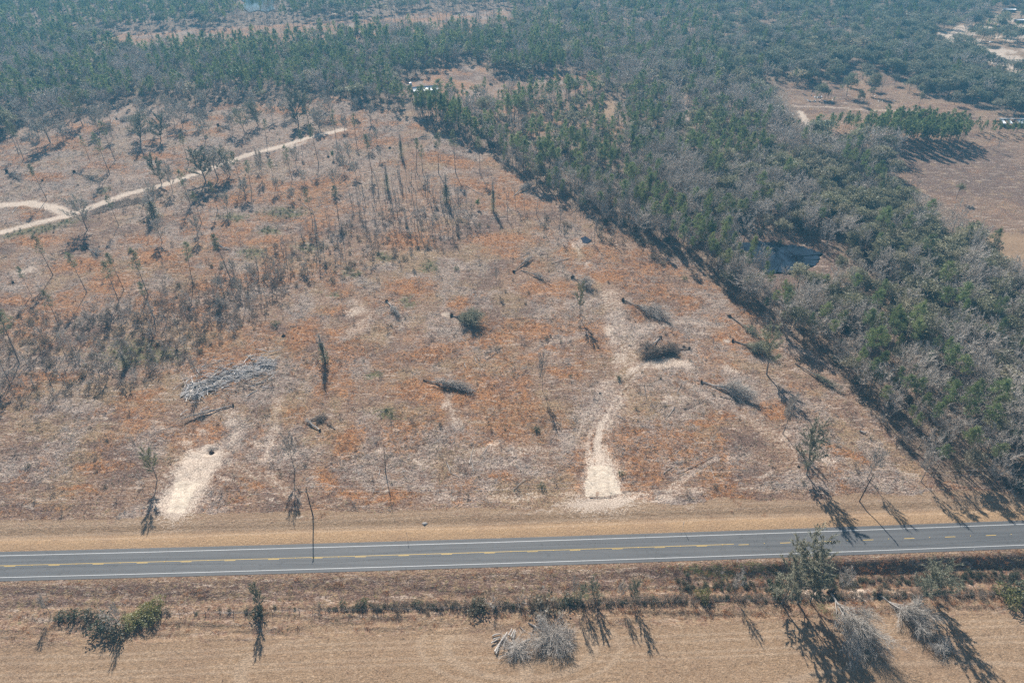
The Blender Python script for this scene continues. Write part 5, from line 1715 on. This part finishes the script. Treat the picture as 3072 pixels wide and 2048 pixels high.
fallen(262, 745, 300, 765, 2.2, 'pale twiggy fallen top beside the row of leaning pines', M['twigpale'], M['barkpale'], 0.9, 0.2, None, 700, 0.7)
fallen(690, 750, 640, 742, 1.8, 'pale fallen branches left of the green patch', M['twigpale'], M['barkpale'], 0.9, 0.2, None, 500, 0)


def stump(ix_, iy_, s, label):
    x, y = at(ix_, iy_)
    e = empty('uprooted_stump', (x, y, gz(x, y)), label, 'stump', None, random.uniform(-0.6, 0.6))
    mb = MB()
    n = 11
    V = [(0, 0, 1.1 * s)]
    for k in range(n):
        a = 2 * PI * k / n; rr = random.uniform(0.7, 1.15) * s
        V.append((rr * math.cos(a), 0.5 * rr * math.sin(a), 0.45 * s + random.uniform(-.2, .2)))
    for k in range(n):
        a = 2 * PI * k / n; rr = random.uniform(0.9, 1.3) * s
        V.append((rr * math.cos(a), 0.7 * rr * math.sin(a), -0.2))
    F = []
    for k in range(n):
        k2 = (k + 1) % n
        F += [(0, 1 + k, 1 + k2), (1 + k, 1 + n + k, 1 + n + k2), (1 + k, 1 + n + k2, 1 + k2)]
    mb.add(V, F)
    link('root_ball', mb.mesh('root_ball', M['dirt']), e)
    rb = MB()
    for k in range(16):
        a = random.uniform(0, 2 * PI); el = random.uniform(0.0, 1.2)
        d = Vector((math.cos(a) * math.cos(el), math.sin(a) * math.cos(el), math.sin(el)))
        rb.tube([d * 0.5 * s + Vector((0, 0, 0.4 * s)), d * 1.0 * s + Vector((0, 0, 0.5 * s)), d * random.uniform(1.2, 1.8) * s + Vector((0, 0, 0.35 * s))],
                [0.07 * s, 0.05 * s, 0.012], 3, cap=False)
    link('roots', rb.mesh('roots', M['bark']), e)
    return e


for a in ((634, 1352, 1.1, 'black torn stump in a pit at the head of the left sand patch'), (852, 1008, 0.9, 'dark soil stump above the straw slope left of the lot'),
          (1718, 831, 1.0, 'black stump behind the grey round fallen top'), (1170, 444, 0.9, 'small dark stump left of the boundary in the upper lot'),
          (1305, 442, 1.0, 'round black stump below the wood corner'), (128, 543, 0.9, 'small dark stump above the sand track bend'),
          (234, 556, 0.6, 'small grey stump left of a green patch above the sand track'), (690, 855, 0.5, 'small stump in the orange grass right of the pines'),
          (40, 848, 0.8, 'dark stump by the left edge'), (262, 744, 0.8, 'dark stump at the head of the pale fallen top'),
          (298, 740, 0.5, 'small dark stump beside the pale fallen top'), (2186, 948, 0.8, 'stump at the head of the green fallen tree'),
          (2052, 1040, 0.7, 'stump at the right end of the dark brown brush heap'), (1650, 1008, 0.4, 'tiny dark stump above the grey green bush'),
          (1800, 1180, 0.4, 'tiny stump on the sand drive edge'), (985, 472, 0.9, 'dark root mound by the upper sand track'),
          (2395, 1400, 0.5, 'small stump left of the dense grey green tree')):
    stump(*a)


# pale logs lying about, each its own object
def log(ix0, iy0, ix1, iy1, r, label, mat='barkpale', z=0.0, grp_=None):
    x0, y0 = at(ix0, iy0); x1, y1 = at(ix1, iy1)
    mb = MB()
    k = 5
    P = []
    zz = gz((x0 + x1) / 2, (y0 + y1) / 2)
    for i in range(k):
        t = i / (k - 1)
        P.append((0 + (x1 - x0) * t + random.uniform(-.1, .1), (y1 - y0) * t + random.uniform(-.1, .1), r * 0.9 + 0.03 + z + 0.05 * math.sin(t * 3)))
    mb.tube(P, np.linspace(r, r * 0.6, k), 6)
    o = link('log', mb.mesh('log', M[mat]))
    o.location = (x0, y0, zz + 0.08)
    tag(o, label, 'log', grp_)
    return o


LOGS = [(1393, 1090, 1398, 1106, .16, 'short white log standing out in orange grass'), (1424, 1074, 1430, 1088, .14, 'short white log, left of two close together'),
        (1434, 1070, 1438, 1084, .12, 'short white log, right of two close together'), (1655, 790, 1712, 776, .17, 'long pale log left of the puddle'),
        (1455, 1060, 1510, 1040, .12, 'crossed grey pole in the lot, left end dark'), (1460, 1078, 1500, 1050, .12, 'grey pole crossing another in the lot'),
        (2066, 1010, 2068, 1048, .13, 'white pole standing up at the right of the dark brush heap'), (2140, 1013, 2138, 1040, .10, 'thin white pole right of the dark brush heap'),
        (2045, 1150, 2030, 1183, .10, 'thin pale log below the dark brush heap'), (2024, 1222, 1997, 1258, .11, 'pale log right of the sand drive'),
        (2052, 1226, 2112, 1204, .10, 'thin dark pole near the uprooted tree with the long pale trunk'), (1932, 1156, 1940, 1197, .16, 'short dark log right of the sand drive'),
        (2075, 1317, 2095, 1333, .10, 'small pale stick in the middle right of the lot'), (1848, 1248, 1880, 1262, .10, 'grey stick at the edge of the sand drive'),
        (1140, 1405, 1136, 1428, .12, 'white stick left of the snag'), (1415, 1385, 1422, 1423, .12, 'pale log in the lower lot'),
        (1470, 1335, 1440, 1372, .10, 'grey stick in the lower lot'), (1408, 1390, 1420, 1340, .09, 'pale curved branch in the lower lot'),
        (1340, 1385, 1352, 1418, .14, 'white forked log in the lower lot'), (1352, 1418, 1375, 1430, .11, 'pale log touching the forked one'),
        (2578, 1293, 2598, 1303, .28, 'white thick log near the right wood'), (980, 1268, 1006, 1288, .2, 'pale log with a dark end beside the lot corner'),
        (1540, 1470, 1575, 1440, .10, 'thin pale pole left of the sand drive mouth'), (2130, 1400, 2148, 1452, .08, 'thin pale branch in the lower right lot'),
        (1990, 1420, 2015, 1400, .10, 'pale stick in the lower right lot'), (2030, 1420, 2140, 1370, .10, 'long pale branch in the lower right lot'),
        (1770, 1493, 1850, 1489, .10, 'dark pole across the mouth of the sand drive'), (545, 700, 700, 712, .07, 'thin pale pole in the orange grass'),
        (900, 607, 936, 632, .16, 'white trunk lying below the upper sand track'), (1290, 735, 1296, 752, .12, 'pale leaning stake in the upper lot'),
        (1400, 560, 1452, 590, .14, 'grey fallen trunk right of the ivy clad twin'), (330, 375, 352, 340, .2, 'white bent trunk in front of the left wood'),
        (312, 346, 330, 337, .16, 'pale trunk resting on another by the left wood'), (38, 640, 55, 620, .15, 'orange brown log by the left sand track'),
        (1550, 775, 1588, 758, .12, 'grey log behind the V shaped pair'), (2160, 1190, 2300, 1225, .12, 'dark pole under the hazy grey top'),
        (1560, 1880, 1578, 1895, .1, 'small curved branch above the pinkish grey brush heap')]
for l in LOGS:
    log(*l[:5], l[5], 'bark' if 'dark' in l[5] or 'grey pole' in l[5] else 'barkpale')
# sawn logs of the near heap
for i, (x0, y0, x1, y1, r) in enumerate([(1484, 1955, 1522, 1896, .26), (1495, 1940, 1512, 1905, .22), (1480, 1918, 1500, 1912, .22), (1476, 1908, 1502, 1900, .22),
                                         (1533, 1910, 1541, 1890, .24), (1538, 1914, 1547, 1893, .24), (1527, 1906, 1535, 1886, .22), (1488, 1962, 1500, 1930, .2),
                                         (1510, 1940, 1520, 1912, .2), (1474, 1930, 1494, 1918, .2)]):
    log(x0, y0, x1, y1, r, 'sawn grey log lying in the heap of sawn logs in the near field', z=0.02 * i, grp_='sawn logs heaped in the near field')

# the heap of grey trunks left of the lot
def trunk_heap():
    cells = [((555, 1172), (610, 1165), 6.0), ((600, 1150), (660, 1142), 5.5), ((650, 1130), (720, 1122), 5.5), ((720, 1118), (780, 1105), 5.0), ((765, 1106), (815, 1100), 4.5)]
    n = 0
    for k in range(285):
        (a, b), (c, d), r = cells[k % 5]
        t = random.random()
        x, y = at(a + (c - a) * t + random.uniform(-20, 20), b + (d - b) * t + random.gauss(0, 24))
        ang = random.gauss(0.35, 0.45) if k % 5 else random.gauss(1.0, 0.8)
        L = random.uniform(1.6, 5.6); rr = random.uniform(0.08, 0.2)
        z = gz(x, y) + abs(random.gauss(0.35, 0.5))
        mb = MB()
        pts = [(-L / 2, random.uniform(-.1, .1), 0), (-L / 6, random.uniform(-.25, .25), 0.08), (L / 6, random.uniform(-.25, .25), 0.05), (L / 2, random.uniform(-.3, .3), 0)]
        mb.tube(pts, [rr, rr * 0.9, rr * 0.75, rr * 0.4], 5)
        if k % 3 == 0:
            mb.tube([pts[2], (L * 0.35, random.uniform(-.8, .8), 0.5)], [rr * 0.5, 0.02], 4)
        o = link('felled_trunk', mb.mesh('felled_trunk', M['silver'] if k % 4 else M['twig']))
        o.location = (x, y, z)
        o.rotation_euler = (0, random.gauss(0, 0.10), ang)
        tag(o, 'weathered grey trunk lying in the long silver heap left of the lot', 'log', 'grey trunks in the long heap left of the lot')


trunk_heap()

# ------------------------------------------------------------------ poles, wires, signs, slab
def utility_pole(ix_, iy_, h, label, lean=0.0, arm=1.1):
    x, y = at(ix_, iy_)
    e = empty('utility_pole', (x, y, gz(x, y)), label, 'utility pole', 'utility poles along the road')
    e.rotation_euler = (0, lean, 0)
    mb = MB(); mb.tube([(0, 0, -0.5), (0, 0, h / 2), (0, 0, h)], [0.19, 0.165, 0.13], 8)
    link('pole', mb.mesh('pole', M['wood']), e)
    mb = MB(); mb.box(0, 0, h - 0.55, 0.12, 2 * arm, 0.14)
    link('crossarm', mb.mesh('crossarm', M['wood']), e)
    for s_ in (-1, 1):
        mb = MB(); mb.tube([(0, s_ * arm * 0.9, h - 0.48), (0, s_ * arm * 0.9, h - 0.2)], [0.05, 0.035], 6)
        link('insulator', mb.mesh('insulator', M['concrete']), e)
    mb = MB(); mb.tube([(0.14, 0, 0.0), (0.16, 0, 0.9)], [0.09, 0.09], 5)
    link('base_marker', mb.mesh('base_marker', M['whitemetal']), e)
    return (x, y, gz(x, y), h, lean)


pA = utility_pole(939, 1547, 12.2, 'straight dark utility pole by the lower left corner of the lot')
pB = utility_pole(2578, 1503, 12.2, 'leaning brown utility pole left of the right wood', lean=0.05)
pC = utility_pole(-700, 1600, 12.6, 'utility pole beyond the left edge')
pD = utility_pole(4300, 1440, 12.6, 'utility pole beyond the right edge')


def wire(a, b, off, dz, label):
    mb = MB()
    P = []
    for i in range(25):
        t = i / 24
        sag = 4 * 1.7 * t * (1 - t)
        P.append((a[0] + (b[0] - a[0]) * t + a[4] * a[3] * (1 - t) + b[4] * b[3] * t, a[1] + off + (b[1] - a[1]) * t, a[2] + a[3] - dz + (b[2] + b[3] - a[2] - a[3]) * t - sag))
    mb.tube(P, 0.018, 3, cap=False)
    o = link('power_line', mb.mesh('power_line', M['metal']))
    tag(o, label, 'power line', 'power lines along the road')


for a, b, nm in ((pC, pA, 'left of the lot'), (pA, pB, 'between the two poles over the lot'), (pB, pD, 'towards the right wood')):
    wire(a, b, 1.0, 0.2, 'thin far power line %s' % nm)
    wire(a, b, -1.0, 0.2, 'thin near power line %s' % nm)


def road_sign(ix_, iy_, h, pw, ph, label):
    x, y = at(ix_, iy_)
    e = empty('road_sign', (x, y, gz(x, y)), label, 'road sign')
    mb = MB(); mb.tube([(0, 0, -0.3), (0, 0, h)], 0.035, 6)
    link('post', mb.mesh('post', M['metal']), e)
    mb = MB(); mb.box(-0.05, 0, h - ph / 2, 0.02, pw, ph)
    link('plate', mb.mesh('plate', M['metal']), e)


road_sign(1222, 1613, 2.7, 0.30, 0.75, 'thin road sign seen edge on, left of the two on the verge')
road_sign(2048, 1586, 3.1, 0.45, 1.2, 'road sign seen edge on, right of the two on the verge')
road_sign(89, 1577, 1.1, 0.25, 0.3, 'short marker post on the verge at the left')
for i, (x_, y_, lab) in enumerate(((1218, 1706, 'small white marker post on the near verge at the middle left'), (2212, 1682, 'small white marker post on the near verge right of the middle'),
                                   (2920, 1651, 'small white marker post on the near verge at the right'))):
    x, y = at(x_, y_)
    e = empty('marker_post', (x, y, gz(x, y)), lab, 'marker post')
    mb = MB(); mb.tube([(0, 0, -0.1), (0, 0, 1.0)], [0.06, 0.05], 6)
    link('post', mb.mesh('post', M['whitemetal']), e)
    mb = MB(); mb.box(0, -0.06, 0.85, 0.09, 0.02, 0.14)
    link('reflector', mb.mesh('reflector', M['yellowpaint']), e)
x, y = at(1274, 1567)
mb = MB(); mb.box(0, 0, 0.02, 1.25, 1.25, 0.10, rot=0.75)
o = link('concrete_slab', mb.mesh('concrete_slab', M['concrete'])); o.location = (x, y, gz(x, y))
tag(o, 'pale square concrete drain slab on the mown verge', 'slab')

# ------------------------------------------------------------------ fence along the near field
FL = [(-500, 1884), (0, 1862), (500, 1842), (1024, 1831), (1820, 1811), (2130, 1801), (2850, 1784), (3072, 1776), (3500, 1762)]
FW = [at(*p) for p in FL]
fx = np.array([p[0] for p in FW]); fy = np.array([p[1] for p in FW])
fe = empty('wire_fence', (0, 0, 0), 'low wire fence on weathered posts between the near field and the road ditch', 'fence')
post_me = []
for k in range(3):
    mb = MB(); hh = 1.25 + 0.15 * k
    mb.tube([(0, 0, -0.3), (0.02 * k, 0.02, hh)], [0.075, 0.06], 6)
    post_me.append(mb.mesh('fence_post', M['bark']))
wires = [[], [], []]
for i, x in enumerate(np.arange(-118, 150, 3.45)):
    x += random.uniform(-.4, .4)
    y = float(np.interp(x, fx, fy)) + random.uniform(-.1, .1)
    z = gz(x, y)
    o = link('post', post_me[i % 3], fe)
    o.location = (x, y, z)
    o.rotation_euler = (random.gauss(0, 0.04), random.gauss(0, 0.04), random.uniform(0, 6))
    for q in range(3):
        wires[q].append((x, y - 0.07, z + 0.4 + 0.35 * q))
for q in range(3):
    mb = MB(); mb.tube(wires[q], 0.008, 3, cap=False)
    link('wire', mb.mesh('wire', M['metal']), fe)

# ------------------------------------------------------------------ buildings and debris far off
def long_shed():
    x0, y0 = at(1236, 283); x1, y1 = at(1312, 277)
    cx, cy = (x0 + x1) / 2, (y0 + y1) / 2
    L = math.hypot(x1 - x0, y1 - y0); ang = math.atan2(y1 - y0, x1 - x0); Wd = 13.0
    e = empty('long_shed', (cx, cy + 4, 0.1), 'long low shed with a white metal roof beyond the wood corner', 'shed', None, ang)
    mb = MB()
    for s_ in (-1, 1):
        mb.box(0, s_ * (Wd / 2 - 0.6), 1.3, L - 1, 0.15, 2.6)
        mb.box(s_ * (L / 2 - 0.6), 0, 1.3, 0.15, Wd - 1.4, 2.6)
    link('wall', mb.mesh('wall', M['darkwall']), e)
    for s_ in (-1, 1):
        mb = MB()
        V = [(-L / 2, 0, 4.3), (L / 2, 0, 4.3), (L / 2, s_ * Wd / 2, 2.6), (-L / 2, s_ * Wd / 2, 2.6)]
        V += [(a, b, c + 0.12) for a, b, c in V]
        F = [(0, 1, 2), (0, 2, 3), (4, 6, 5), (4, 7, 6)] + [t for i in range(4) for t in ((i, (i + 1) % 4, (i + 1) % 4 + 4), (i, (i + 1) % 4 + 4, i + 4))]
        mb.add(V, F)
        for k in range(1, 12):
            xx = -L / 2 + L * k / 12
            mb.tube([(xx, 0.0, 4.45), (xx, s_ * Wd / 2, 2.75)], 0.06, 4)
        link('roof', mb.mesh('roof', M['whitemetal']), e)
    mb = MB(); mb.tube([(-L / 2, 0, 4.44), (L / 2, 0, 4.44)], 0.14, 6)
    link('ridge_cap', mb.mesh('ridge_cap', M['whitemetal']), e)


long_shed()
x, y = at(1232, 255)
e = empty('grain_bin', (x, y, 0.1), 'small white tank left of the long white shed', 'tank')
mb = MB(); mb.tube([(0, 0, 0), (0, 0, 1.7)], 1.2, 14); link('drum', mb.mesh('drum', M['whitemetal']), e)
mb = MB(); mb.tube([(0, 0, 1.7), (0, 0, 2.2)], [1.22, 0.2], 14); link('cap', mb.mesh('cap', M['metal']), e)


def ruined_barn(ix_, iy_, L, Wd, ang, label, gaps, mat):
    x, y = at(ix_, iy_)
    e = empty('ruined_barn', (x, y, 0.1), label, 'barn', None, ang)
    mb = MB()
    for s_ in (-1, 1):
        for k in range(int(L / 3)):
            mb.box(-L / 2 + 1.5 + k * 3, s_ * (Wd / 2 - 0.3), 1.25, 0.25, 0.25, 2.5)
        mb.box(0, s_ * (Wd / 2 - 0.3), 0.4, L - 0.5, 0.12, 0.8)
    link('wall', mb.mesh('wall', M['darkwall']), e)
    n = int(L / 2.4)
    for k in range(n):
        if k in gaps:
            continue
        for s_ in (-1, 1):
            mb = MB()
            a, b = -L / 2 + k * 2.4, -L / 2 + k * 2.4 + 2.34
            dz = random.uniform(-.05, .05)
            V = [(a, s_ * 0.05, 4.0 + dz), (b, s_ * 0.05, 4.0 + dz), (b, s_ * Wd / 2, 2.55 + dz), (a, s_ * Wd / 2, 2.55 + dz)]
            V += [(p, q, r_ + 0.06) for p, q, r_ in V]
            F = [(0, 1, 2), (0, 2, 3), (4, 6, 5), (4, 7, 6)] + [t for i in range(4) for t in ((i, (i + 1) % 4, (i + 1) % 4 + 4), (i, (i + 1) % 4 + 4, i + 4))]
            mb.add(V, F)
            link('roof_panel', mb.mesh('roof_panel', random.choice(mat)), e)
    mb = MB()
    for k in range(n + 1):
        xx = -L / 2 + k * 2.4
        for s_ in (-1, 1):
            mb.tube([(xx, 0, 3.95), (xx, s_ * Wd / 2, 2.45)], 0.07, 4)
    link('rafters', mb.mesh('rafters', M['bark']), e)


ruined_barn(3062, 374, 34, 12, -0.02, 'half collapsed long barn with patchy blue grey roof sheets at the right edge', (3, 9), [M['bluemetal'], M['bluemetal'], M['whitemetal'], M['rustmetal']])
for i, (x_, y_, L_, lab) in enumerate(((3025, 30, 14, 'pale roofed mobile home among the oaks, upper right corner'), (3055, 62, 10, 'small pale roofed shack beside the sandy road, upper right'),
                                       (2970, 245, 9, 'small grey outbuilding among the oaks below the sandy lane'))):
    x, y = at(x_, y_ + 6)
    e = empty('mobile_home', (x, y, 0.1), lab, 'house', None, random.uniform(-.3, .3))
    mb = MB(); mb.box(0, 0, 1.5, L_, 4.6, 2.4); link('wall', mb.mesh('wall', M['concrete']), e)
    for s_ in (-1, 1):
        mb = MB()
        V = [(-L_ / 2 - .3, 0, 3.6), (L_ / 2 + .3, 0, 3.6), (L_ / 2 + .3, s_ * 2.7, 2.75), (-L_ / 2 - .3, s_ * 2.7, 2.75)]
        V += [(p, q, r_ + 0.1) for p, q, r_ in V]
        mb.add(V, [(0, 1, 2), (0, 2, 3), (4, 6, 5), (4, 7, 6)] + [t for i2 in range(4) for t in ((i2, (i2 + 1) % 4, (i2 + 1) % 4 + 4), (i2, (i2 + 1) % 4 + 4, i2 + 4))])
        link('roof', mb.mesh('roof', M['whitemetal'] if i < 2 else M['bluemetal']), e)
    for q in (-0.3, 0.0, 0.3):
        mb = MB(); mb.box(q * L_, -2.32, 1.8, 0.9, 0.06, 0.9); link('window', mb.mesh('window', M['glass']), e)


def car(ix_, iy_, ang, label, paint):
    x, y = at(ix_, iy_)
    e = empty('parked_car', (x, y, gz(x, y)), label, 'car', None, ang)
    mb = MB()
    prof = [(-2.2, 0.45), (-2.25, 0.8), (-1.5, 0.95), (-0.9, 1.4), (0.8, 1.42), (1.5, 1.0), (2.15, 0.9), (2.25, 0.5)]
    V = []
    for s_ in (-0.86, 0.86):
        for a, b in prof:
            V.append((a, s_ * (0.86 if b > 1.2 else 1.0), b))
    n = len(prof)
    F = []
    for i in range(n - 1):
        F += [(i, i + 1, i + 1 + n), (i, i + 1 + n, i + n)]
    F += [(0, i, i + 1) for i in range(1, n - 1)] + [(n, n + i + 1, n + i) for i in range(1, n - 1)]
    mb.add(V, F); link('body', mb.mesh('body', paint), e)
    mb = MB()
    mb.box(-0.05, 0, 1.17, 1.9, 1.62, 0.34); link('window', mb.mesh('window', M['glass']), e)
    for a in (-1.4, 1.4):
        for s_ in (-0.8, 0.8):
            mb = MB(); mb.tube([(a, s_ - 0.1, 0.32), (a, s_ + 0.1, 0.32)], 0.33, 10); link('wheel', mb.mesh('wheel', M['rubber']), e)


car(2996, 80, 0.6, 'white car among the oaks above the sandy lane', M['car1'])
car(2973, 128, 0.1, 'white car parked on the sandy lane at the upper right', M['car1'])
car(2866, 151, 0.3, 'small pale car half hidden by oaks, upper right', M['car1'])
car(3032, 88, 1.2, 'dark car beside the pale shack, upper right', M['rubber'])

# debris of sheet metal round the small pines: each sheet is a thing of its own
for k in range(46):
    big = k < 12
    if big:
        x_, y_ = random.uniform(2425, 2492), random.uniform(291, 306)
    elif k < 30:
        x_, y_ = random.uniform(2415, 2500), random.uniform(286, 312)
    else:
        x_, y_ = random.uniform(2600, 2720), random.uniform(285, 325)
    x, y = at(x_, y_)
    s_ = random.uniform(1.6, 3.4) if big else random.uniform(0.5, 1.4)
    mb = MB()
    m = 5
    V = []
    for i in range(m):
        for j in (0, 1):
            V.append((s_ * (i / (m - 1) - 0.5), s_ * 0.6 * (j - 0.5), 0.12 * s_ * math.sin(i * 1.7 + k) + 0.1))
    V += [(a, b, c + 0.03) for a, b, c in V]
    F = []
    for i in range(m - 1):
        a = 2 * i
        F += [(a, a + 2, a + 3), (a, a + 3, a + 1), (a + 2 * m, a + 3 + 2 * m, a + 2 + 2 * m), (a + 2 * m, a + 1 + 2 * m, a + 3 + 2 * m)]
    mb.add(V, F)
    o = link('sheet_metal', mb.mesh('sheet_metal', M['whitemetal'] if k % 5 else M['rustmetal']))
    o.location = (x, y, gz(x, y) + (0.6 if big else 0.15) * random.random() + 0.1)
    o.rotation_euler = (random.uniform(-.5, .5), random.uniform(-.4, .4), random.uniform(0, 6))
    if k < 30:
        tag(o, 'crumpled white metal sheet in the debris heap round the small pines', 'metal sheet', 'metal sheets in the debris heap')
    else:
        tag(o, 'small pale metal scrap scattered on the tan opening', 'scrap', 'metal scraps on the tan opening')
x, y = at(2452, 362)
e = empty('small_hut', (x, y, gz(x, y)), 'tiny white topped hut in the brown grass left of the pine grove', 'hut')
mb = MB(); mb.box(0, 0, 0.7, 1.6, 1.4, 1.4); link('wall', mb.mesh('wall', M['darkwall']), e)
mb = MB(); mb.box(0, 0, 1.46, 2.0, 1.8, 0.1); link('roof', mb.mesh('roof', M['whitemetal']), e)


# ------------------------------------------------------------------ ground cover (stuff)
def tuft_mesh(name, n, h, spread, w, mat, lean=0.5):
    mb = MB()
    C = RS.normal(size=(n, 3)) * [spread, spread, 0]
    mb.slivers(C - [0, 0, 0.05], np.c_[RS.normal(size=(n, 2)) * lean, np.ones(n)], h * RS.uniform(0.6, 1.2, n), w)
    return mb.mesh(name, mat)


def stick_mesh(name, n, L, spread, w, mat):
    mb = MB()
    C = RS.normal(size=(n, 3)) * [spread, spread, 0.04] + [0, 0, 0.14]
    D = RS.normal(size=(n, 3)) * [1, 1, 0.18]
    for i in range(n):
        d = D[i] / np.linalg.norm(D[i]); l = L * RS.uniform(0.4, 1.2)
        mb.tube([C[i] - d * l / 2, C[i] + RS.normal(size=3) * 0.05, C[i] + d * l / 2], [w, w * 0.9, w * 0.4], 3, cap=False)
    return mb.mesh(name, mat)


broom = [tuft_mesh('broomsedge', 22, 0.85, 0.42, 0.11, M['broom']) for _ in range(3)]
straw = [tuft_mesh('straw_tuft', 22, 0.55, 0.45, 0.11, M['straw'], 0.8) for _ in range(3)]
weeds = [tuft_mesh('weed', 20, 0.8, 0.30, 0.08, M['weed'], 0.55) for _ in range(3)]
sticks = [stick_mesh('slash', 7, 1.8, 0.7, 0.035, M['barkpale']) for _ in range(3)]
sticksb = [stick_mesh('slash', 7, 1.8, 0.7, 0.035, M['twigbrown']) for _ in range(2)]
LOT = [(-250, 440), (0, 425), (600, 318), (1060, 300), (1262, 365), (1620, 570), (2092, 775), (2400, 1000), (2610, 1205), (2780, 1425), (3072, 1480), (3400, 1500),
       (3400, 1545), (-250, 1640)]


def cover(name, meshes, poly, spacing, masks, thr, size, sink=0.0, tilt=0.15, ymax=None):
    x, y = scatter_grid(poly, spacing)
    mk = ground_masks(x, y)
    v = sum(mk[k] * w for k, w in masks)
    v = v + (vnoise(x, y, 2.3, 77) - 0.5) * 0.5
    k = (RS.rand(len(x)) < np.clip((v - thr * 0.45) * 1.1, 0, 1)) & (mk['sand'] < 0.42) & (road_off(x, y) > E_N + 1.0)
    if ymax:
        k &= y < ymax
    x, y = x[k], y[k]
    return stuff_instances(name, meshes, x, y, RS.uniform(size[0], size[1], len(x)), tilt=tilt, sink=sink)


cover('broomsedge_grass', broom, LOT, 1.25, (('orange', 1.0),), 0.36, (0.4, 0.95))
cover('straw_grass', straw, LOT, 1.4, (('straw', 1.0), ('mown', -1.2)), 0.40, (0.5, 1.0))
cover('dead_weeds', weeds, LOT, 2.1, (('brown', 1.0), ('orange', 0.3), ('mown', -1.2)), 0.30, (0.4, 1.0))
cover('logging_slash', sticks, LOT, 1.9, (('slash', 1.0), ('mown', -1.2)), 0.34, (0.5, 1.3))
cover('logging_slash_brown', sticksb, LOT, 3.2, (('slash', 0.6), ('brown', 0.6), ('mown', -1.2)), 0.28, (0.5, 1.3))
cover('low_green_scrub', [p['joined'] for p in PR['greenshrub']] + [p['joined'] for p in PR['oliveshrub']], LOT, 2.2, (('green', 1.0),), 0.55, (0.35, 0.75))
silv = [stick_mesh('silver_debris', 9, 1.7, 0.6, 0.05, M['silver']) for _ in range(3)]
x, y = scatter_grid([(548, 1165), (575, 1148), (620, 1140), (680, 1112), (740, 1096), (800, 1074), (828, 1080), (828, 1108), (770, 1128), (690, 1148), (640, 1172), (585, 1196), (548, 1188)], 0.85)
stuff_instances('silver_debris', silv, x, y, RS.uniform(0.5, 1.3, len(x)), sink=-0.1)
dk = [stick_mesh('embankment_brush', 9, 1.9, 0.7, 0.06, M['twigbrown']) for _ in range(2)]
x, y = scatter_grid([(278, 632), (330, 608), (400, 596), (452, 590), (455, 602), (400, 616), (330, 630), (285, 645)], 1.0)
stuff_instances('embankment_brush', dk, x, y, RS.uniform(0.6, 1.4, len(x)), sink=-0.1)
# sparse low scrub over the whole lot, denser in the left thicket
x, y = scatter_grid([(-200, 940), (300, 930), (520, 860), (850, 800), (860, 900), (700, 1010), (520, 1120), (330, 1190), (-200, 1260)], 3.4)
stuff_instances('thicket_scrub', [p['joined'] for kk in ('brownshrub', 'twigshrub', 'oliveshrub') for p in PR[kk]], x, y, RS.uniform(0.35, 1.35, len(x)))
x, y = scatter_grid([(620, 900), (780, 760), (1060, 640), (1400, 600), (1480, 690), (1180, 800), (900, 870)], 5.0)
stuff_instances('belt_scrub', [p['joined'] for kk in ('oliveshrub', 'twigshrub', 'brownshrub') for p in PR[kk]], x, y, RS.uniform(0.4, 1.3, len(x)))
x, y = scatter_grid(LOT, 9.5)
k = road_off(x, y) > E_N + 13
x, y = x[k], y[k]
mk = ground_masks(x, y); k = mk['sand'] < 0.3; x, y = x[k], y[k]
stuff_instances('scattered_scrub', [p['joined'] for kk in ('brownshrub', 'twigshrub', 'oliveshrub') for p in PR[kk]], x, y, RS.uniform(0.2, 0.75, len(x)))
# hedge growth along the fence and weeds on the ditch banks
xs = np.arange(-115, 150, 0.30)
yy = np.interp(xs, fx, fy) + 0.8 + RS.normal(size=len(xs)) * 0.7
dens = sstep(-60, -25, xs) * 0.8 + 0.15
k = RS.rand(len(xs)) < dens
stuff_instances('hedge_growth', [p['joined'] for kk in ('oliveshrub', 'brownshrub', 'brownshrub', 'shrub') for p in PR[kk]], xs[k], yy[k], RS.uniform(0.25, 0.66, k.sum()))
xs = RS.uniform(-130, 170, 9000)
ss = RS.uniform(1.0, 18.0, 9000)
yy = road_y(xs) + E_S - ss
k = RS.rand(9000) < (0.14 + 0.5 * sstep(0, 90, xs))
xs, yy = xs[k], yy[k]
stuff_instances('ditch_weeds', weeds[:1] + straw + broom, xs, yy, RS.uniform(0.45, 1.0, len(xs)))
xs = RS.uniform(45, 175, 420); ss = RS.normal(7.5, 1.3, 420)
stuff_instances('ditch_bushes', [p['joined'] for kk in ('shrub', 'oliveshrub') for p in PR[kk]], xs, road_y(xs) + E_S - ss, RS.uniform(0.25, 0.7, 420))
# dark weed clumps in the near field
x, y = scatter_grid([(900, 1890), (3072, 1830), (3400, 1830), (3400, 2180), (-200, 2180), (-200, 1990), (800, 1960)], 5.0)
k = RS.rand(len(x)) < 0.75
stuff_instances('field_weeds', weeds, x[k], y[k], RS.uniform(0.3, 0.6, k.sum()))

# ------------------------------------------------------------------ haze
m, nt, N, L = new_mat('haze')
pv = N.new('ShaderNodeVolumePrincipled')
pv.inputs['Color'].default_value = (*HAZE_COLOR, 1)
pv.inputs['Density'].default_value = HAZE_DENSITY
pv.inputs['Anisotropy'].default_value = 0.1
mo = N.new('ShaderNodeOutputMaterial')
L.new(pv.outputs[0], mo.inputs['Volume'])
mb = MB(); mb.box(0, 1180, 82.5, 5400, 2900, 175)
hz = link('haze', mb.mesh('haze', m))
hz['kind'] = 'stuff'
